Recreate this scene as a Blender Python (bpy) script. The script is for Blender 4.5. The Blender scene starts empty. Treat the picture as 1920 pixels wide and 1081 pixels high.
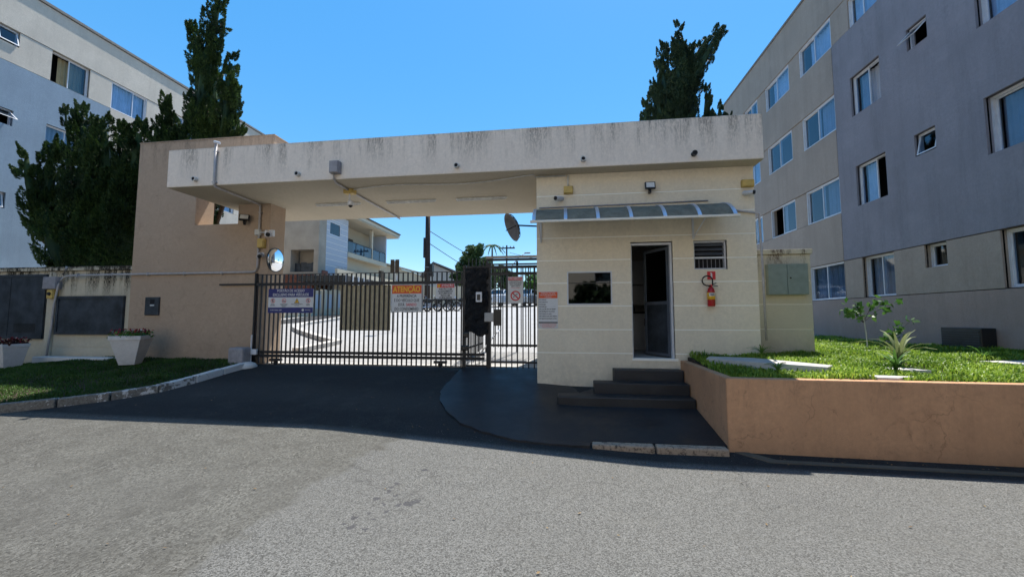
import bpy, bmesh, math, random
import numpy as np
from mathutils import Vector, Matrix
R = math.radians
random.seed(7)
S = bpy.context.scene
COL = S.collection

# ------------------------------------------------------------------ camera
cam = bpy.data.objects.new('camera', bpy.data.cameras.new('camera'))
COL.objects.link(cam)
cam.location = (0, 0, 1.7)
cam.rotation_euler = (R(90 + 4.13), 0, R(7.54))
cam.data.sensor_width = 36
cam.data.lens = 740 / 1920 * 36
cam.data.clip_start = 0.05
cam.data.clip_end = 2000
S.camera = cam

# ------------------------------------------------------------------ sky, sun
SUN_DIR = Vector((0.62, 1.90, 4.41)).normalized()
SUN_EL = math.asin(SUN_DIR.z)
SUN_AZ = math.atan2(SUN_DIR.x, SUN_DIR.y)
W = bpy.data.worlds.new('World')
S.world = W
W.use_nodes = True
nt = W.node_tree
nt.nodes.clear()
out = nt.nodes.new('ShaderNodeOutputWorld')
bg = nt.nodes.new('ShaderNodeBackground')
sky = nt.nodes.new('ShaderNodeTexSky')
sky.sky_type = 'NISHITA'
sky.sun_disc = False
sky.sun_elevation = SUN_EL
sky.sun_rotation = SUN_AZ
sky.altitude = 900
sky.air_density = 1.0
sky.dust_density = 0.15
sky.ozone_density = 3.5
hsv = nt.nodes.new('ShaderNodeHueSaturation')
hsv.inputs['Saturation'].default_value = 1.98
gam = nt.nodes.new('ShaderNodeGamma')
gam.inputs['Gamma'].default_value = 0.48
nt.links.new(sky.outputs[0], gam.inputs['Color'])
nt.links.new(gam.outputs[0], hsv.inputs['Color'])
hsv.inputs['Value'].default_value = 1.02
nt.links.new(hsv.outputs[0], bg.inputs[0])
bg.inputs[1].default_value = 0.14
nt.links.new(bg.outputs[0], out.inputs[0])
sun = bpy.data.objects.new('sun', bpy.data.lights.new('sun', 'SUN'))
COL.objects.link(sun)
sun.data.energy = 2.35
sun.data.angle = R(0.5)
sun.data.color = (1.0, 0.95, 0.87)
sun.rotation_euler = (-SUN_DIR).to_track_quat('-Z', 'Y').to_euler()
sun.location = (10, 20, 40)
S.view_settings.view_transform = 'Standard'
S.view_settings.look = 'None'
S.view_settings.gamma = 1
S.view_settings.use_curve_mapping = False
S.view_settings.exposure = 1.82
S.render.engine = 'CYCLES'
S.render.resolution_x = 1024
S.render.resolution_y = 576

# ------------------------------------------------------------------ materials
class NT:
    def __init__(s, name):
        s.m = bpy.data.materials.new(name)
        s.m.use_nodes = True
        s.t = s.m.node_tree
        s.b = s.t.nodes['Principled BSDF']
        s.o = s.t.nodes['Material Output']
        s.tc = None
    def n(s, typ, **kw):
        nd = s.t.nodes.new('ShaderNode' + typ)
        for k, v in kw.items():
            if k in nd.inputs: nd.inputs[k].default_value = v
            else: setattr(nd, k, v)
        return nd
    def l(s, a, b): s.t.links.new(a, b)
    def co(s, scale=(1, 1, 1), kind='pos'):
        if kind == 'pos':
            g = s.n('NewGeometry').outputs['Position']
        else:
            g = s.n('TexCoord').outputs[kind]
        mp = s.n('Mapping')
        mp.inputs['Scale'].default_value = scale
        s.l(g, mp.inputs['Vector'])
        return mp.outputs[0]
    def noise(s, scale, detail=4, rough=.6, vec=None, dist=0):
        nd = s.n('TexNoise')
        nd.inputs['Scale'].default_value = scale
        nd.inputs['Detail'].default_value = detail
        nd.inputs['Roughness'].default_value = rough
        nd.inputs['Distortion'].default_value = dist
        s.l(vec if vec is not None else s.co(), nd.inputs['Vector'])
        return nd.outputs['Fac']
    def ramp(s, fac, a, b, ca=(0, 0, 0, 1), cb=(1, 1, 1, 1)):
        r = s.n('ValToRGB')
        r.color_ramp.elements[0].position = a
        r.color_ramp.elements[1].position = b
        r.color_ramp.elements[0].color = ca
        r.color_ramp.elements[1].color = cb
        s.l(fac, r.inputs[0])
        return r.outputs[0]
    def mix(s, fac, a, b, mode='MIX'):
        m = s.n('Mix', data_type='RGBA', blend_type=mode)
        for v, i in ((fac, 0), (a, 6), (b, 7)):
            if hasattr(v, 'is_output') or hasattr(v, 'links'): s.l(v, m.inputs[i])
            elif i == 0: m.inputs[0].default_value = v
            else: m.inputs[i].default_value = (*v[:3], 1)
        return m.outputs[2]
    def math(s, op, a, b=0.0):
        m = s.n('Math', operation=op)
        for v, i in ((a, 0), (b, 1)):
            if hasattr(v, 'links'): s.l(v, m.inputs[i])
            else: m.inputs[i].default_value = v
        return m.outputs[0]
    def bump(s, h, strength=.3, dist=.01):
        b = s.n('Bump', Strength=strength, Distance=dist)
        s.l(h, b.inputs['Height'])
        s.l(b.outputs[0], s.b.inputs['Normal'])
    def col(s, c):
        if hasattr(c, 'links'): s.l(c, s.b.inputs['Base Color'])
        else: s.b.inputs['Base Color'].default_value = (*c, 1)
    def rough(s, v, metal=0, spec=.5):
        s.b.inputs['Roughness'].default_value = v
        s.b.inputs['Metallic'].default_value = metal
        s.b.inputs['Specular IOR Level'].default_value = spec

def paint(name, c, rough=.5, metal=0, var=.12, scale=9):
    m = NT(name)
    f = m.noise(scale, 5, .65)
    d = tuple(x * (1 - var * 2) for x in c)
    e = tuple(min(1, x * (1 + var)) for x in c)
    m.col(m.ramp(f, .3, .7, (*d, 1), (*e, 1)))
    m.rough(rough, metal)
    return m.m

def plaster(name, c, grain=90, bump=.5, mott=.12, top=None, bottom=None, streak=.5, stain=(.06, .055, .045), streakscale=7, vstreak=0, wear=0):
    """rendered wall: fine grain, mottling, rain streaks under the top edge and dirt near the base"""
    m = NT(name)
    big = m.noise(.9, 5, .6)
    mid = m.noise(14, 4, .7)
    d = tuple(x * (1 - mott * 1.4) for x in c)
    e = tuple(min(1, x * (1 + mott)) for x in c)
    col = m.ramp(big, .3, .72, (*d, 1), (*e, 1))
    col = m.mix(m.ramp(mid, .35, .75), col, tuple(x * .88 for x in c))
    sp_ = m.noise(24, 3, .75)
    col = m.mix(m.math('MULTIPLY', m.ramp(sp_, .40, .60), .30), col, tuple(x * .78 for x in c))
    if wear:
        sc1 = m.ramp(m.noise(2.6, 8, .78, dist=1.2), .56, .64)
        sc2 = m.ramp(m.noise(7, 6, .8, dist=.8), .60, .66)
        col = m.mix(m.math('MULTIPLY', sc1, wear * .7), col, tuple(x * .55 for x in c))
        col = m.mix(m.math('MULTIPLY', sc2, wear), col, tuple(x * .45 for x in c))
        ckv = m.n('TexVoronoi', feature='DISTANCE_TO_EDGE', Scale=1.1)
        nz = m.n('TexNoise', Scale=3.0, Detail=6.0); m.l(m.co(), nz.inputs['Vector'])
        va = m.n('MixRGB', blend_type='LINEAR_LIGHT'); va.inputs[0].default_value = .3
        m.l(m.co(), va.inputs[1]); m.l(nz.outputs['Color'], va.inputs[2]); m.l(va.outputs[0], ckv.inputs['Vector'])
        ck_ = m.math('MULTIPLY', m.ramp(ckv.outputs['Distance'], .0, .010, (1, 1, 1, 1), (0, 0, 0, 1)), m.ramp(m.noise(1.3, 3, .5), .50, .60))
        col = m.mix(m.math('MULTIPLY', ck_, wear * .8), col, tuple(x * .35 for x in c))
    if vstreak:
        vs_ = m.noise(3.2, 5, .7, m.co((1, 1, .08)))
        vf = m.noise(24, 4, .7, m.co((1, 1, .3)))
        col = m.mix(m.math('MULTIPLY', m.math('MULTIPLY', m.ramp(vs_, .45, .72), m.ramp(vf, .25, .6)), vstreak), col, tuple(x * .45 for x in c))
        col = m.mix(m.math('MULTIPLY', m.ramp(m.noise(1.7, 5, .7), .52, .75), vstreak * .8), col, tuple(min(1, x * 1.25) for x in c))
    if top is not None:
        st = m.noise(streakscale, 5, .75, m.co((1, 1, .09)))
        fine = m.noise(60, 3, .7, m.co((1, 1, .25)))
        pos = m.n('SeparateXYZ')
        m.l(m.n('NewGeometry').outputs['Position'], pos.inputs[0])
        t0, length = top
        h = m.math('DIVIDE', m.math('SUBTRACT', t0, pos.outputs[2]), length)     # 0 at the top edge, 1 a length below
        h = m.n('Clamp'); 
        hh = m.math('DIVIDE', m.math('SUBTRACT', t0, pos.outputs[2]), length)
        m.l(hh, h.inputs[0])
        fade = m.math('POWER', m.math('SUBTRACT', 1.0, h.outputs[0]), 1.3)
        mk = m.math('MULTIPLY', m.ramp(st, .46, .60), fade)
        mk = m.math('MULTIPLY', mk, m.ramp(fine, .35, .6))
        mk = m.math('MULTIPLY', mk, streak)
        edge = m.ramp(hh, .0, .07, (1, 1, 1, 1), (0, 0, 0, 1))
        mk = m.math('MAXIMUM', mk, m.math('MULTIPLY', m.math('MULTIPLY', edge, m.ramp(mid, .3, .7)), streak * .8))
        col = m.mix(mk, col, stain)
    if bottom is not None:
        b0, length = bottom
        pos2 = m.n('SeparateXYZ')
        m.l(m.n('NewGeometry').outputs['Position'], pos2.inputs[0])
        hh = m.math('DIVIDE', m.math('SUBTRACT', pos2.outputs[2], b0), length)
        mk = m.ramp(hh, 0, 1, (.75, .75, .75, 1), (0, 0, 0, 1))
        mk = m.math('MULTIPLY', mk, m.ramp(m.noise(3.5, 6, .7), .25, .75))
        col = m.mix(mk, col, tuple(x * .5 for x in c))
    m.col(col)
    m.rough(.9, 0, .25)
    g = m.noise(grain, 3, .7)
    m.bump(g, bump, .006)
    return m.m

M = {}
M['slab'] = plaster('cream_render_slab', (.86, .76, .66), grain=110, bump=.35, mott=.05, top=(5.17, .80), streak=.75, streakscale=3.0, wear=.1)
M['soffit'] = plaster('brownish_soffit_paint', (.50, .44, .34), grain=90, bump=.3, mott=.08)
M['cream'] = plaster('cream_render', (.83, .735, .575), grain=110, bump=.35, mott=.05, bottom=(.45, .75), wear=.15, vstreak=.12)
M['joint'] = paint('pale_joint', (.93, .90, .82), .8, 0, .02)
M['tan'] = plaster('tan_textured_render', (.47, .35, .255), grain=75, bump=.7, mott=.07, top=(6.02, .9), streak=.55, bottom=(.4, .9), wear=.35)
M['planter'] = plaster('orange_tan_render', (.62, .35, .20), grain=85, bump=.5, mott=.12, top=(.97, .5), streak=.3, bottom=(-.12, .35), streakscale=4, wear=.6, vstreak=.25)
M['planter_side'] = M['planter']
M['lowwall'] = plaster('stained_cream_wall', (.60, .54, .42), grain=80, bump=.5, top=(2.97, .95), streak=2.6, stain=(.03, .026, .018), bottom=(.4, .5), streakscale=3.2)
M['meterwall'] = plaster('stained_meter_wall', (.62, .56, .42), grain=80, bump=.5, top=(2.95, .55), streak=1.7, stain=(.09, .055, .04), bottom=(1.05, .5), streakscale=5)
M['fac_beige'] = plaster('beige_facade', (.38, .315, .26), grain=45, bump=.9, mott=.10, vstreak=.35)
M['fac_grey'] = plaster('grey_blue_facade', (.26, .25, .275), grain=45, bump=.9, mott=.12, vstreak=.4)
M['fac_base'] = plaster('brown_grey_facade', (.37, .29, .25), grain=45, bump=.9, mott=.12, vstreak=.35)
M['fac_grey_l'] = plaster('grey_blue_facade_left', (.23, .305, .385), grain=45, bump=.8, mott=.12, vstreak=.3)
M['fac_beige_l'] = plaster('beige_facade_left', (.56, .51, .44), grain=45, bump=.8, mott=.10, vstreak=.3)
M['door_grey'] = paint('grey_blue_door_frame', (.10, .115, .14), .45)
M['dark'] = paint('dark_void', (.012, .012, .014), .9)
M['reveal'] = paint('reveal_grey', (.2, .19, .18), .9)
M['alu'] = paint('white_aluminium', (.62, .64, .68), .35, .0, .05)
M['alu_metal'] = paint('brushed_aluminium', (.60, .66, .76), .35, .6, .05)
M['alu_warm'] = paint('cream_rail', (.75, .72, .64), .45, 0, .05)
M['black_metal'] = paint('black_gate_paint', (.008, .0085, .012), .5, 0, .2)
M['grey_metal'] = paint('dark_grey_sheet', (.045, .055, .068), .55, .2, .35, 3)
M['green_grey'] = paint('grey_green_box', (.22, .27, .24), .5, 0, .08)
M['pvc'] = paint('grey_conduit', (.42, .40, .40), .5)
M['pvc_white'] = paint('white_conduit', (.6, .6, .58), .5)
M['yellowbox'] = paint('aged_yellow_plastic', (.60, .42, .12), .55)
M['greybox'] = paint('grey_plastic_box', (.30, .29, .31), .55)
M['lightgrey'] = paint('light_grey_plastic', (.55, .56, .58), .5)
M['white'] = paint('white_plastic', (.74, .74, .76), .4, 0, .04)
M['black'] = paint('black_plastic', (.015, .015, .016), .4)
M['rubber'] = paint('rubber', (.012, .012, .012), .8)
M['chrome'] = paint('bright_metal', (.7, .7, .72), .2, .9)
M['red'] = paint('red_paint', (.45, .012, .015), .3, 0, .1)
M['orange'] = paint('orange_print', (.75, .10, .02), .5, 0, .04)
M['signred'] = paint('red_print', (.62, .03, .035), .5, 0, .06)
M['yellow'] = paint('yellow_print', (.85, .48, .03), .5, 0, .03)
M['navy'] = paint('navy_print', (.015, .022, .16), .45, 0, .08)
M['signwhite'] = paint('white_print', (.66, .66, .66), .5, 0, .04)
M['ink'] = paint('black_print', (.015, .015, .02), .5)
M['pink'] = paint('pale_red_print', (.75, .32, .28), .5)
M['brownsheet'] = paint('brown_sheet', (.44, .37, .24), .7, 0, .12)
M['signbrown'] = paint('brown_board', (.06, .042, .025), .7)
M['potwhite'] = plaster('white_planter_pot', (.70, .69, .69), grain=60, bump=.15, mott=.03, bottom=(.5, .5), wear=.25)
M['soil'] = paint('soil', (.05, .03, .02), .9)
M['brown_door'] = paint('red_brown_wood', (.12, .035, .02), .6)
M['unfinished'] = plaster('raw_cement_wall', (.42, .36, .29), grain=30, bump=.8, mott=.22)
M['siding'] = plaster('pale_blue_white_wall', (.52, .56, .62), grain=60, bump=.2, mott=.04)
M['housecream'] = plaster('house_cream_wall', (.62, .55, .42), grain=60, bump=.3, mott=.06)
M['brickred'] = paint('red_brown_brick', (.18, .06, .035), .8, 0, .3, 12)
M['wood'] = paint('weathered_pole', (.035, .022, .018), .85, 0, .35, 6)
M['concrete'] = plaster('pale_concrete', (.52, .50, .47), grain=70, bump=.5, mott=.12)
M['rooftile'] = paint('grey_roof_tiles', (.20, .17, .16), .8, 0, .3, 6)
M['bark'] = paint('bark', (.09, .06, .04), .9, 0, .3, 14)
M['metaldish'] = paint('dish_grey_mesh', (.20, .19, .19), .6, .1)
M['lamp'] = paint('lamp_diffuser_unlit', (.70, .70, .68), .4)
M['car_white'] = paint('white_car_paint', (.72, .73, .75), .25, 0, .02)
M['car_silver'] = paint('silver_car_paint', (.42, .45, .48), .25, .5, .02)
M['car_dark'] = paint('dark_car_paint', (.03, .035, .045), .25, .3, .02)
M['brick_cap'] = paint('dark_cap', (.05, .045, .04), .9, 0, .3)
M['cabinet'] = paint('cabinet_white', (.55, .55, .56), .5, 0, .03)
M['interior'] = paint('interior_wall', (.45, .44, .42), .8)

M['kerb_old'] = plaster('dirty_cement_strip', (.13, .115, .09), grain=40, bump=.6, mott=.25)
def mat_kerb():
    m = NT('flaking_white_kerb')
    f = m.noise(9, 7, .75)
    g = m.noise(30, 4, .7)
    base = m.ramp(g, .3, .7, (.10, .09, .075, 1), (.26, .24, .21, 1))
    pos = m.n('SeparateXYZ')
    m.l(m.n('NewGeometry').outputs['Position'], pos.inputs[0])
    # paint survives better towards the gate
    keep = m.math('MULTIPLY', m.math('SUBTRACT', pos.outputs[1], 5.6), .13)
    m.col(m.mix(m.ramp(m.math('ADD', f, keep), .56, .60), base, (.66, .65, .63)))
    m.rough(.85)
    m.bump(f, .6, .01)
    return m.m
M['kerb'] = mat_kerb()
def mat_kerbdark():
    m = NT('speckled_pinkish_kerb')
    f = m.noise(22, 6, .8)
    m.col(m.ramp(f, .36, .5, (.06, .045, .035, 1), (.44, .33, .24, 1)))
    m.rough(.9)
    m.bump(f, .8, .012)
    return m.m
M['kerb_bare'] = mat_kerbdark()

def mat_asphalt():
    m = NT('asphalt')
    pos = m.n('SeparateXYZ')
    m.l(m.n('NewGeometry').outputs['Position'], pos.inputs[0])
    x, y = pos.outputs[0], pos.outputs[1]
    v = m.n('TexVoronoi', Scale=120.0)
    m.l(m.co(), v.inputs['Vector'])
    v2 = m.n('TexVoronoi', Scale=75.0)
    m.l(m.co(), v2.inputs['Vector'])
    sep = m.n('SeparateColor')
    m.l(v.outputs['Color'], sep.inputs[0])
    sep2 = m.n('SeparateColor')
    m.l(v2.outputs['Color'], sep2.inputs[0])
    big = m.noise(.6, 6, .65)
    mid = m.noise(5, 6, .7)
    # newer, even paving on the right of a wandering seam, older coarse paving on the left
    wob = m.math('MULTIPLY', m.math('SUBTRACT', m.noise(1.1, 4, .6), .5), 1.3)
    seam = m.math('ADD', m.math('ADD', x, wob), m.math('ADD', 2.35, m.math('MULTIPLY', m.math('SUBTRACT', y, 3.6), -.12)))
    newer = m.ramp(seam, -.06, .10)
    new_c = m.ramp(sep.outputs[0], .05, .95, (.050, .050, .047, 1), (.180, .180, .172, 1))
    old_c = m.ramp(sep2.outputs[0], .05, .97, (.028, .027, .023, 1), (.170, .167, .152, 1))
    old_c = m.mix(m.ramp(mid, .35, .7), old_c, (.055, .053, .046), 'MIX')
    old_c = m.mix(m.ramp(m.noise(2.2, 5, .7), .35, .65), old_c, m.ramp(sep2.outputs[1], .1, .9, (.045, .044, .038, 1), (.150, .148, .134, 1)))
    col = m.mix(newer, old_c, new_c)
    col = m.mix(m.math('MULTIPLY', m.ramp(big, .35, .75), .3), col, (.065, .064, .060))
    # newer black driveway paving, plus painted shade out to the slab's shadow edge
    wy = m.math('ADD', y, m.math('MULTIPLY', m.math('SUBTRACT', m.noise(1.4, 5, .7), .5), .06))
    shadow_edge = m.math('ADD', 4.90, m.math('MULTIPLY', x, -.018))
    drive_shade = m.ramp(m.math('SUBTRACT', wy, shadow_edge), -.02, .12)
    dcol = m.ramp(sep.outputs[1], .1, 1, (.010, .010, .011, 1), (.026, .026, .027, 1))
    col = m.mix(m.math('MULTIPLY', drive_shade, .88), col, dcol)
    # oil drips: small irregular stains where a car once stood
    nz0 = m.n('TexNoise', Scale=22.0, Detail=3.0); m.l(m.co(), nz0.inputs['Vector'])
    dz = m.n('MixRGB', blend_type='LINEAR_LIGHT'); dz.inputs[0].default_value = .045
    m.l(m.co((1, 1, 0)), dz.inputs[1]); m.l(nz0.outputs['Color'], dz.inputs[2])
    flat = m.n('Mapping'); flat.inputs['Scale'].default_value = (1, 1, 0); m.l(dz.outputs[0], flat.inputs['Vector'])
    near = None
    for (cx, cy, rr) in [(-1.36, 3.42, .050), (-1.31, 3.46, .035), (-1.44, 3.38, .030), (-1.6, 3.72, .035), (-1.63, 3.66, .025), (-1.62, 3.57, .03), (-1.67, 3.44, .032), (-1.56, 3.37, .025),
                         (-1.63, 3.22, .022), (-1.71, 3.14, .03), (-1.67, 3.03, .035), (-1.55, 3.01, .02), (-1.52, 3.52, .02), (-1.50, 3.27, .024), (-1.55, 3.15, .02), (-1.45, 4.06, .03), (-1.75, 3.05, .018), (-1.40, 3.58, .015)]:
        vd = m.n('VectorMath', operation='DISTANCE'); m.l(flat.outputs[0], vd.inputs[0]); vd.inputs[1].default_value = (cx, cy, 0)
        q = m.math('DIVIDE', vd.outputs['Value'], rr)
        near = q if near is None else m.math('MINIMUM', near, q)
    spot = m.ramp(near, .85, 1.1, (1, 1, 1, 1), (0, 0, 0, 1))
    col = m.mix(m.math('MULTIPLY', spot, .72), col, (.030, .030, .038))
    # hairline cracks, worn wheel bands, pale dust and grit
    ck = m.n('TexVoronoi', feature='DISTANCE_TO_EDGE', Scale=.42)
    wv_ = m.n('Mapping'); m.l(m.co(), wv_.inputs['Vector'])
    nz = m.n('TexNoise', Scale=2.2, Detail=6.0); m.l(m.co(), nz.inputs['Vector'])
    vadd = m.n('MixRGB', blend_type='LINEAR_LIGHT'); vadd.inputs[0].default_value = .35
    m.l(wv_.outputs[0], vadd.inputs[1]); m.l(nz.outputs['Color'], vadd.inputs[2])
    m.l(vadd.outputs[0], ck.inputs['Vector'])
    cr = m.math('MULTIPLY', m.ramp(ck.outputs['Distance'], .0, .006, (1, 1, 1, 1), (0, 0, 0, 1)), m.ramp(m.noise(.7, 3, .5), .5, .62))
    col = m.mix(m.math('MULTIPLY', cr, .5), col, (.02, .02, .02))
    band = m.math('SINE', m.math('ADD', m.math('MULTIPLY', y, 2.0), m.math('MULTIPLY', m.noise(.4, 3, .5), 3.0)))
    col = m.mix(m.math('MULTIPLY', m.ramp(band, .2, 1.0), .12), col, (.13, .128, .12))
    grit = m.ramp(m.noise(48, 2, .5), .72, .76)
    col = m.mix(m.math('MULTIPLY', grit, .7), col, (.30, .29, .26))
    dust = m.math('MULTIPLY', m.ramp(m.noise(1.6, 7, .75), .52, .8), .35)
    col = m.mix(dust, col, (.12, .115, .10))
    m.col(col)
    m.rough(.88, 0, .3)
    h = m.math('ADD', m.math('MULTIPLY', v.outputs['Distance'], -.6), m.math('MULTIPLY', v2.outputs['Distance'], -.5))
    m.bump(h, .55, .008)
    return m.m
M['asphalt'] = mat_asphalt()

def mat_darkfloor():
    m = NT('dark_painted_cement')
    f = m.noise(2.2, 6, .65)
    c = m.ramp(f, .3, .7, (.012, .0125, .015, 1), (.024, .025, .029, 1))
    c = m.mix(m.math('MULTIPLY', m.ramp(m.noise(1.3, 7, .75), .5, .75), .6), c, (.048, .047, .046))
    sc = m.noise(26, 6, .8)
    c = m.mix(m.ramp(sc, .68, .74), c, (.16, .16, .17))
    m.col(c)
    m.l(m.ramp(f, .3, .7, (.42, .42, .42, 1), (.62, .62, .62, 1)), m.b.inputs['Roughness'])
    m.bump(m.noise(40, 4, .7), .25, .004)
    return m.m
M['darkfloor'] = mat_darkfloor()

def mat_pavers():
    m = NT('pale_concrete_pavers')
    b = m.n('TexBrick', Scale=1.0)
    b.inputs['Brick Width'].default_value = .22
    b.inputs['Row Height'].default_value = .11
    b.inputs['Mortar Size'].default_value = .006
    b.inputs['Color1'].default_value = (.33, .325, .32, 1)
    b.inputs['Color2'].default_value = (.27, .265, .26, 1)
    b.inputs['Mortar'].default_value = (.12, .11, .10, 1)
    m.l(m.co(), b.inputs['Vector'])
    c = m.mix(m.ramp(m.noise(.7, 6, .7), .3, .75), b.outputs['Color'], (.36, .355, .345))
    c = m.mix(m.ramp(m.noise(3, 6, .7), .55, .8), c, (.17, .16, .14))
    m.col(c)
    m.rough(.85)
    return m.m
M['pavers'] = mat_pavers()

def mat_leaf(name, a, b, trans=.25, rough=.6):
    m = NT(name)
    g = m.n('NewGeometry')
    r = m.ramp(g.outputs['Random Per Island'], 0, 1, (*a, 1), (*b, 1))
    big = m.noise(1.2, 3, .5)
    r = m.mix(m.ramp(big, .35, .7), r, tuple(x * .75 for x in a))
    m.col(r)
    m.rough(rough, 0, .3)
    if trans:
        t = m.n('BsdfTranslucent')
        m.l(r, t.inputs['Color'])
        mx = m.n('MixShader')
        mx.inputs[0].default_value = trans
        m.l(m.b.outputs[0], mx.inputs[1])
        m.l(t.outputs[0], mx.inputs[2])
        m.l(mx.outputs[0], m.o.inputs['Surface'])
    return m.m
M['juniper'] = mat_leaf('juniper_foliage', (.013, .036, .010), (.075, .135, .028), .25)
M['juniper_far'] = mat_leaf('juniper_foliage_right', (.022, .046, .024), (.065, .110, .042), .2)
M['lawn'] = mat_leaf('short_lawn', (.035, .085, .012), (.09, .18, .03), .3)
M['broadgrass'] = mat_leaf('broad_leaf_grass', (.12, .25, .02), (.48, .62, .10), .42, .45)
M['leaf'] = mat_leaf('garden_leaf', (.06, .16, .03), (.22, .40, .09), .35, .45)
M['leaf_pale'] = mat_leaf('pale_strap_leaf', (.20, .26, .10), (.42, .42, .22), .3)
M['treeleaf'] = mat_leaf('far_tree_leaf', (.025, .065, .018), (.13, .19, .06), .25)
M['flower'] = mat_leaf('red_flower', (.16, .01, .02), (.40, .04, .06), .2)
M['flower_w'] = mat_leaf('pale_flower', (.5, .35, .38), (.7, .6, .6), .2)
M['leaf_dark'] = mat_leaf('dark_red_leaf', (.05, .012, .01), (.10, .04, .02), .2)

def mat_glass(name, tint=(.75, .85, .95), ior=1.9, rough=.03, dark=.55):
    """window pane: tinted see-through plus Fresnel reflection"""
    m = NT(name)
    t = m.n('BsdfTransparent'); t.inputs[0].default_value = (*[x * dark for x in tint], 1)
    g = m.n('BsdfGlossy'); g.inputs['Roughness'].default_value = rough
    g.inputs['Color'].default_value = (.95, .97, 1, 1)
    f = m.n('Fresnel'); f.inputs['IOR'].default_value = ior
    mx = m.n('MixShader')
    front = m.math('SUBTRACT', 1.0, m.n('NewGeometry').outputs['Backfacing'])
    m.l(m.math('MULTIPLY', f.outputs[0], front), mx.inputs[0]); m.l(t.outputs[0], mx.inputs[1]); m.l(g.outputs[0], mx.inputs[2])
    m.l(mx.outputs[0], m.o.inputs['Surface'])
    return m.m
M['glass'] = mat_glass('window_glass', ior=1.8, dark=.95)
M['glass_dark'] = mat_glass('dark_glass', dark=.16, ior=1.7)
M['glass_blue'] = mat_glass('blue_balcony_glass', tint=(.35, .6, .9), dark=.6, ior=1.7)
def mat_poly():
    m = NT('smoky_polycarbonate')
    t = m.n('BsdfTransparent'); t.inputs[0].default_value = (.42, .41, .38, 1)
    d = m.n('BsdfDiffuse')
    m.l(m.ramp(m.noise(7, 6, .75), .35, .7, (.26, .25, .20, 1), (.42, .40, .32, 1)), d.inputs['Color'])
    mx = m.n('MixShader'); mx.inputs[0].default_value = .55
    m.l(t.outputs[0], mx.inputs[1]); m.l(d.outputs[0], mx.inputs[2])
    m.l(mx.outputs[0], m.o.inputs['Surface'])
    return m.m
M['poly'] = mat_poly()
def mat_curtain(name, c):
    m = NT(name)
    m.col(m.ramp(m.noise(3, 3, .5), .3, .7, (*[x * .8 for x in c], 1), (*c, 1)))
    m.rough(.9)
    return m.m
M['curtain'] = mat_curtain('pale_curtain', (.80, .82, .86))
M['curtain_beige'] = mat_curtain('beige_curtain', (.42, .32, .17))
M['curtain_grey'] = mat_curtain('grey_curtain', (.34, .33, .35))
M['shutter'] = mat_curtain('roller_blind', (.45, .45, .48))
def mat_mirror():
    m = NT('convex_mirror')
    m.col((.92, .93, .95)); m.rough(.02, 1)
    return m.m
M['mirror'] = mat_mirror()
def mat_plastic_sheet():
    m = NT('wrinkled_black_plastic')
    f = m.noise(3.5, 6, .7, dist=2.5)
    m.col((.012, .012, .014)); m.rough(.28)
    m.bump(f, 1.0, .12)
    return m.m
M['blacksheet'] = mat_plastic_sheet()

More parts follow.
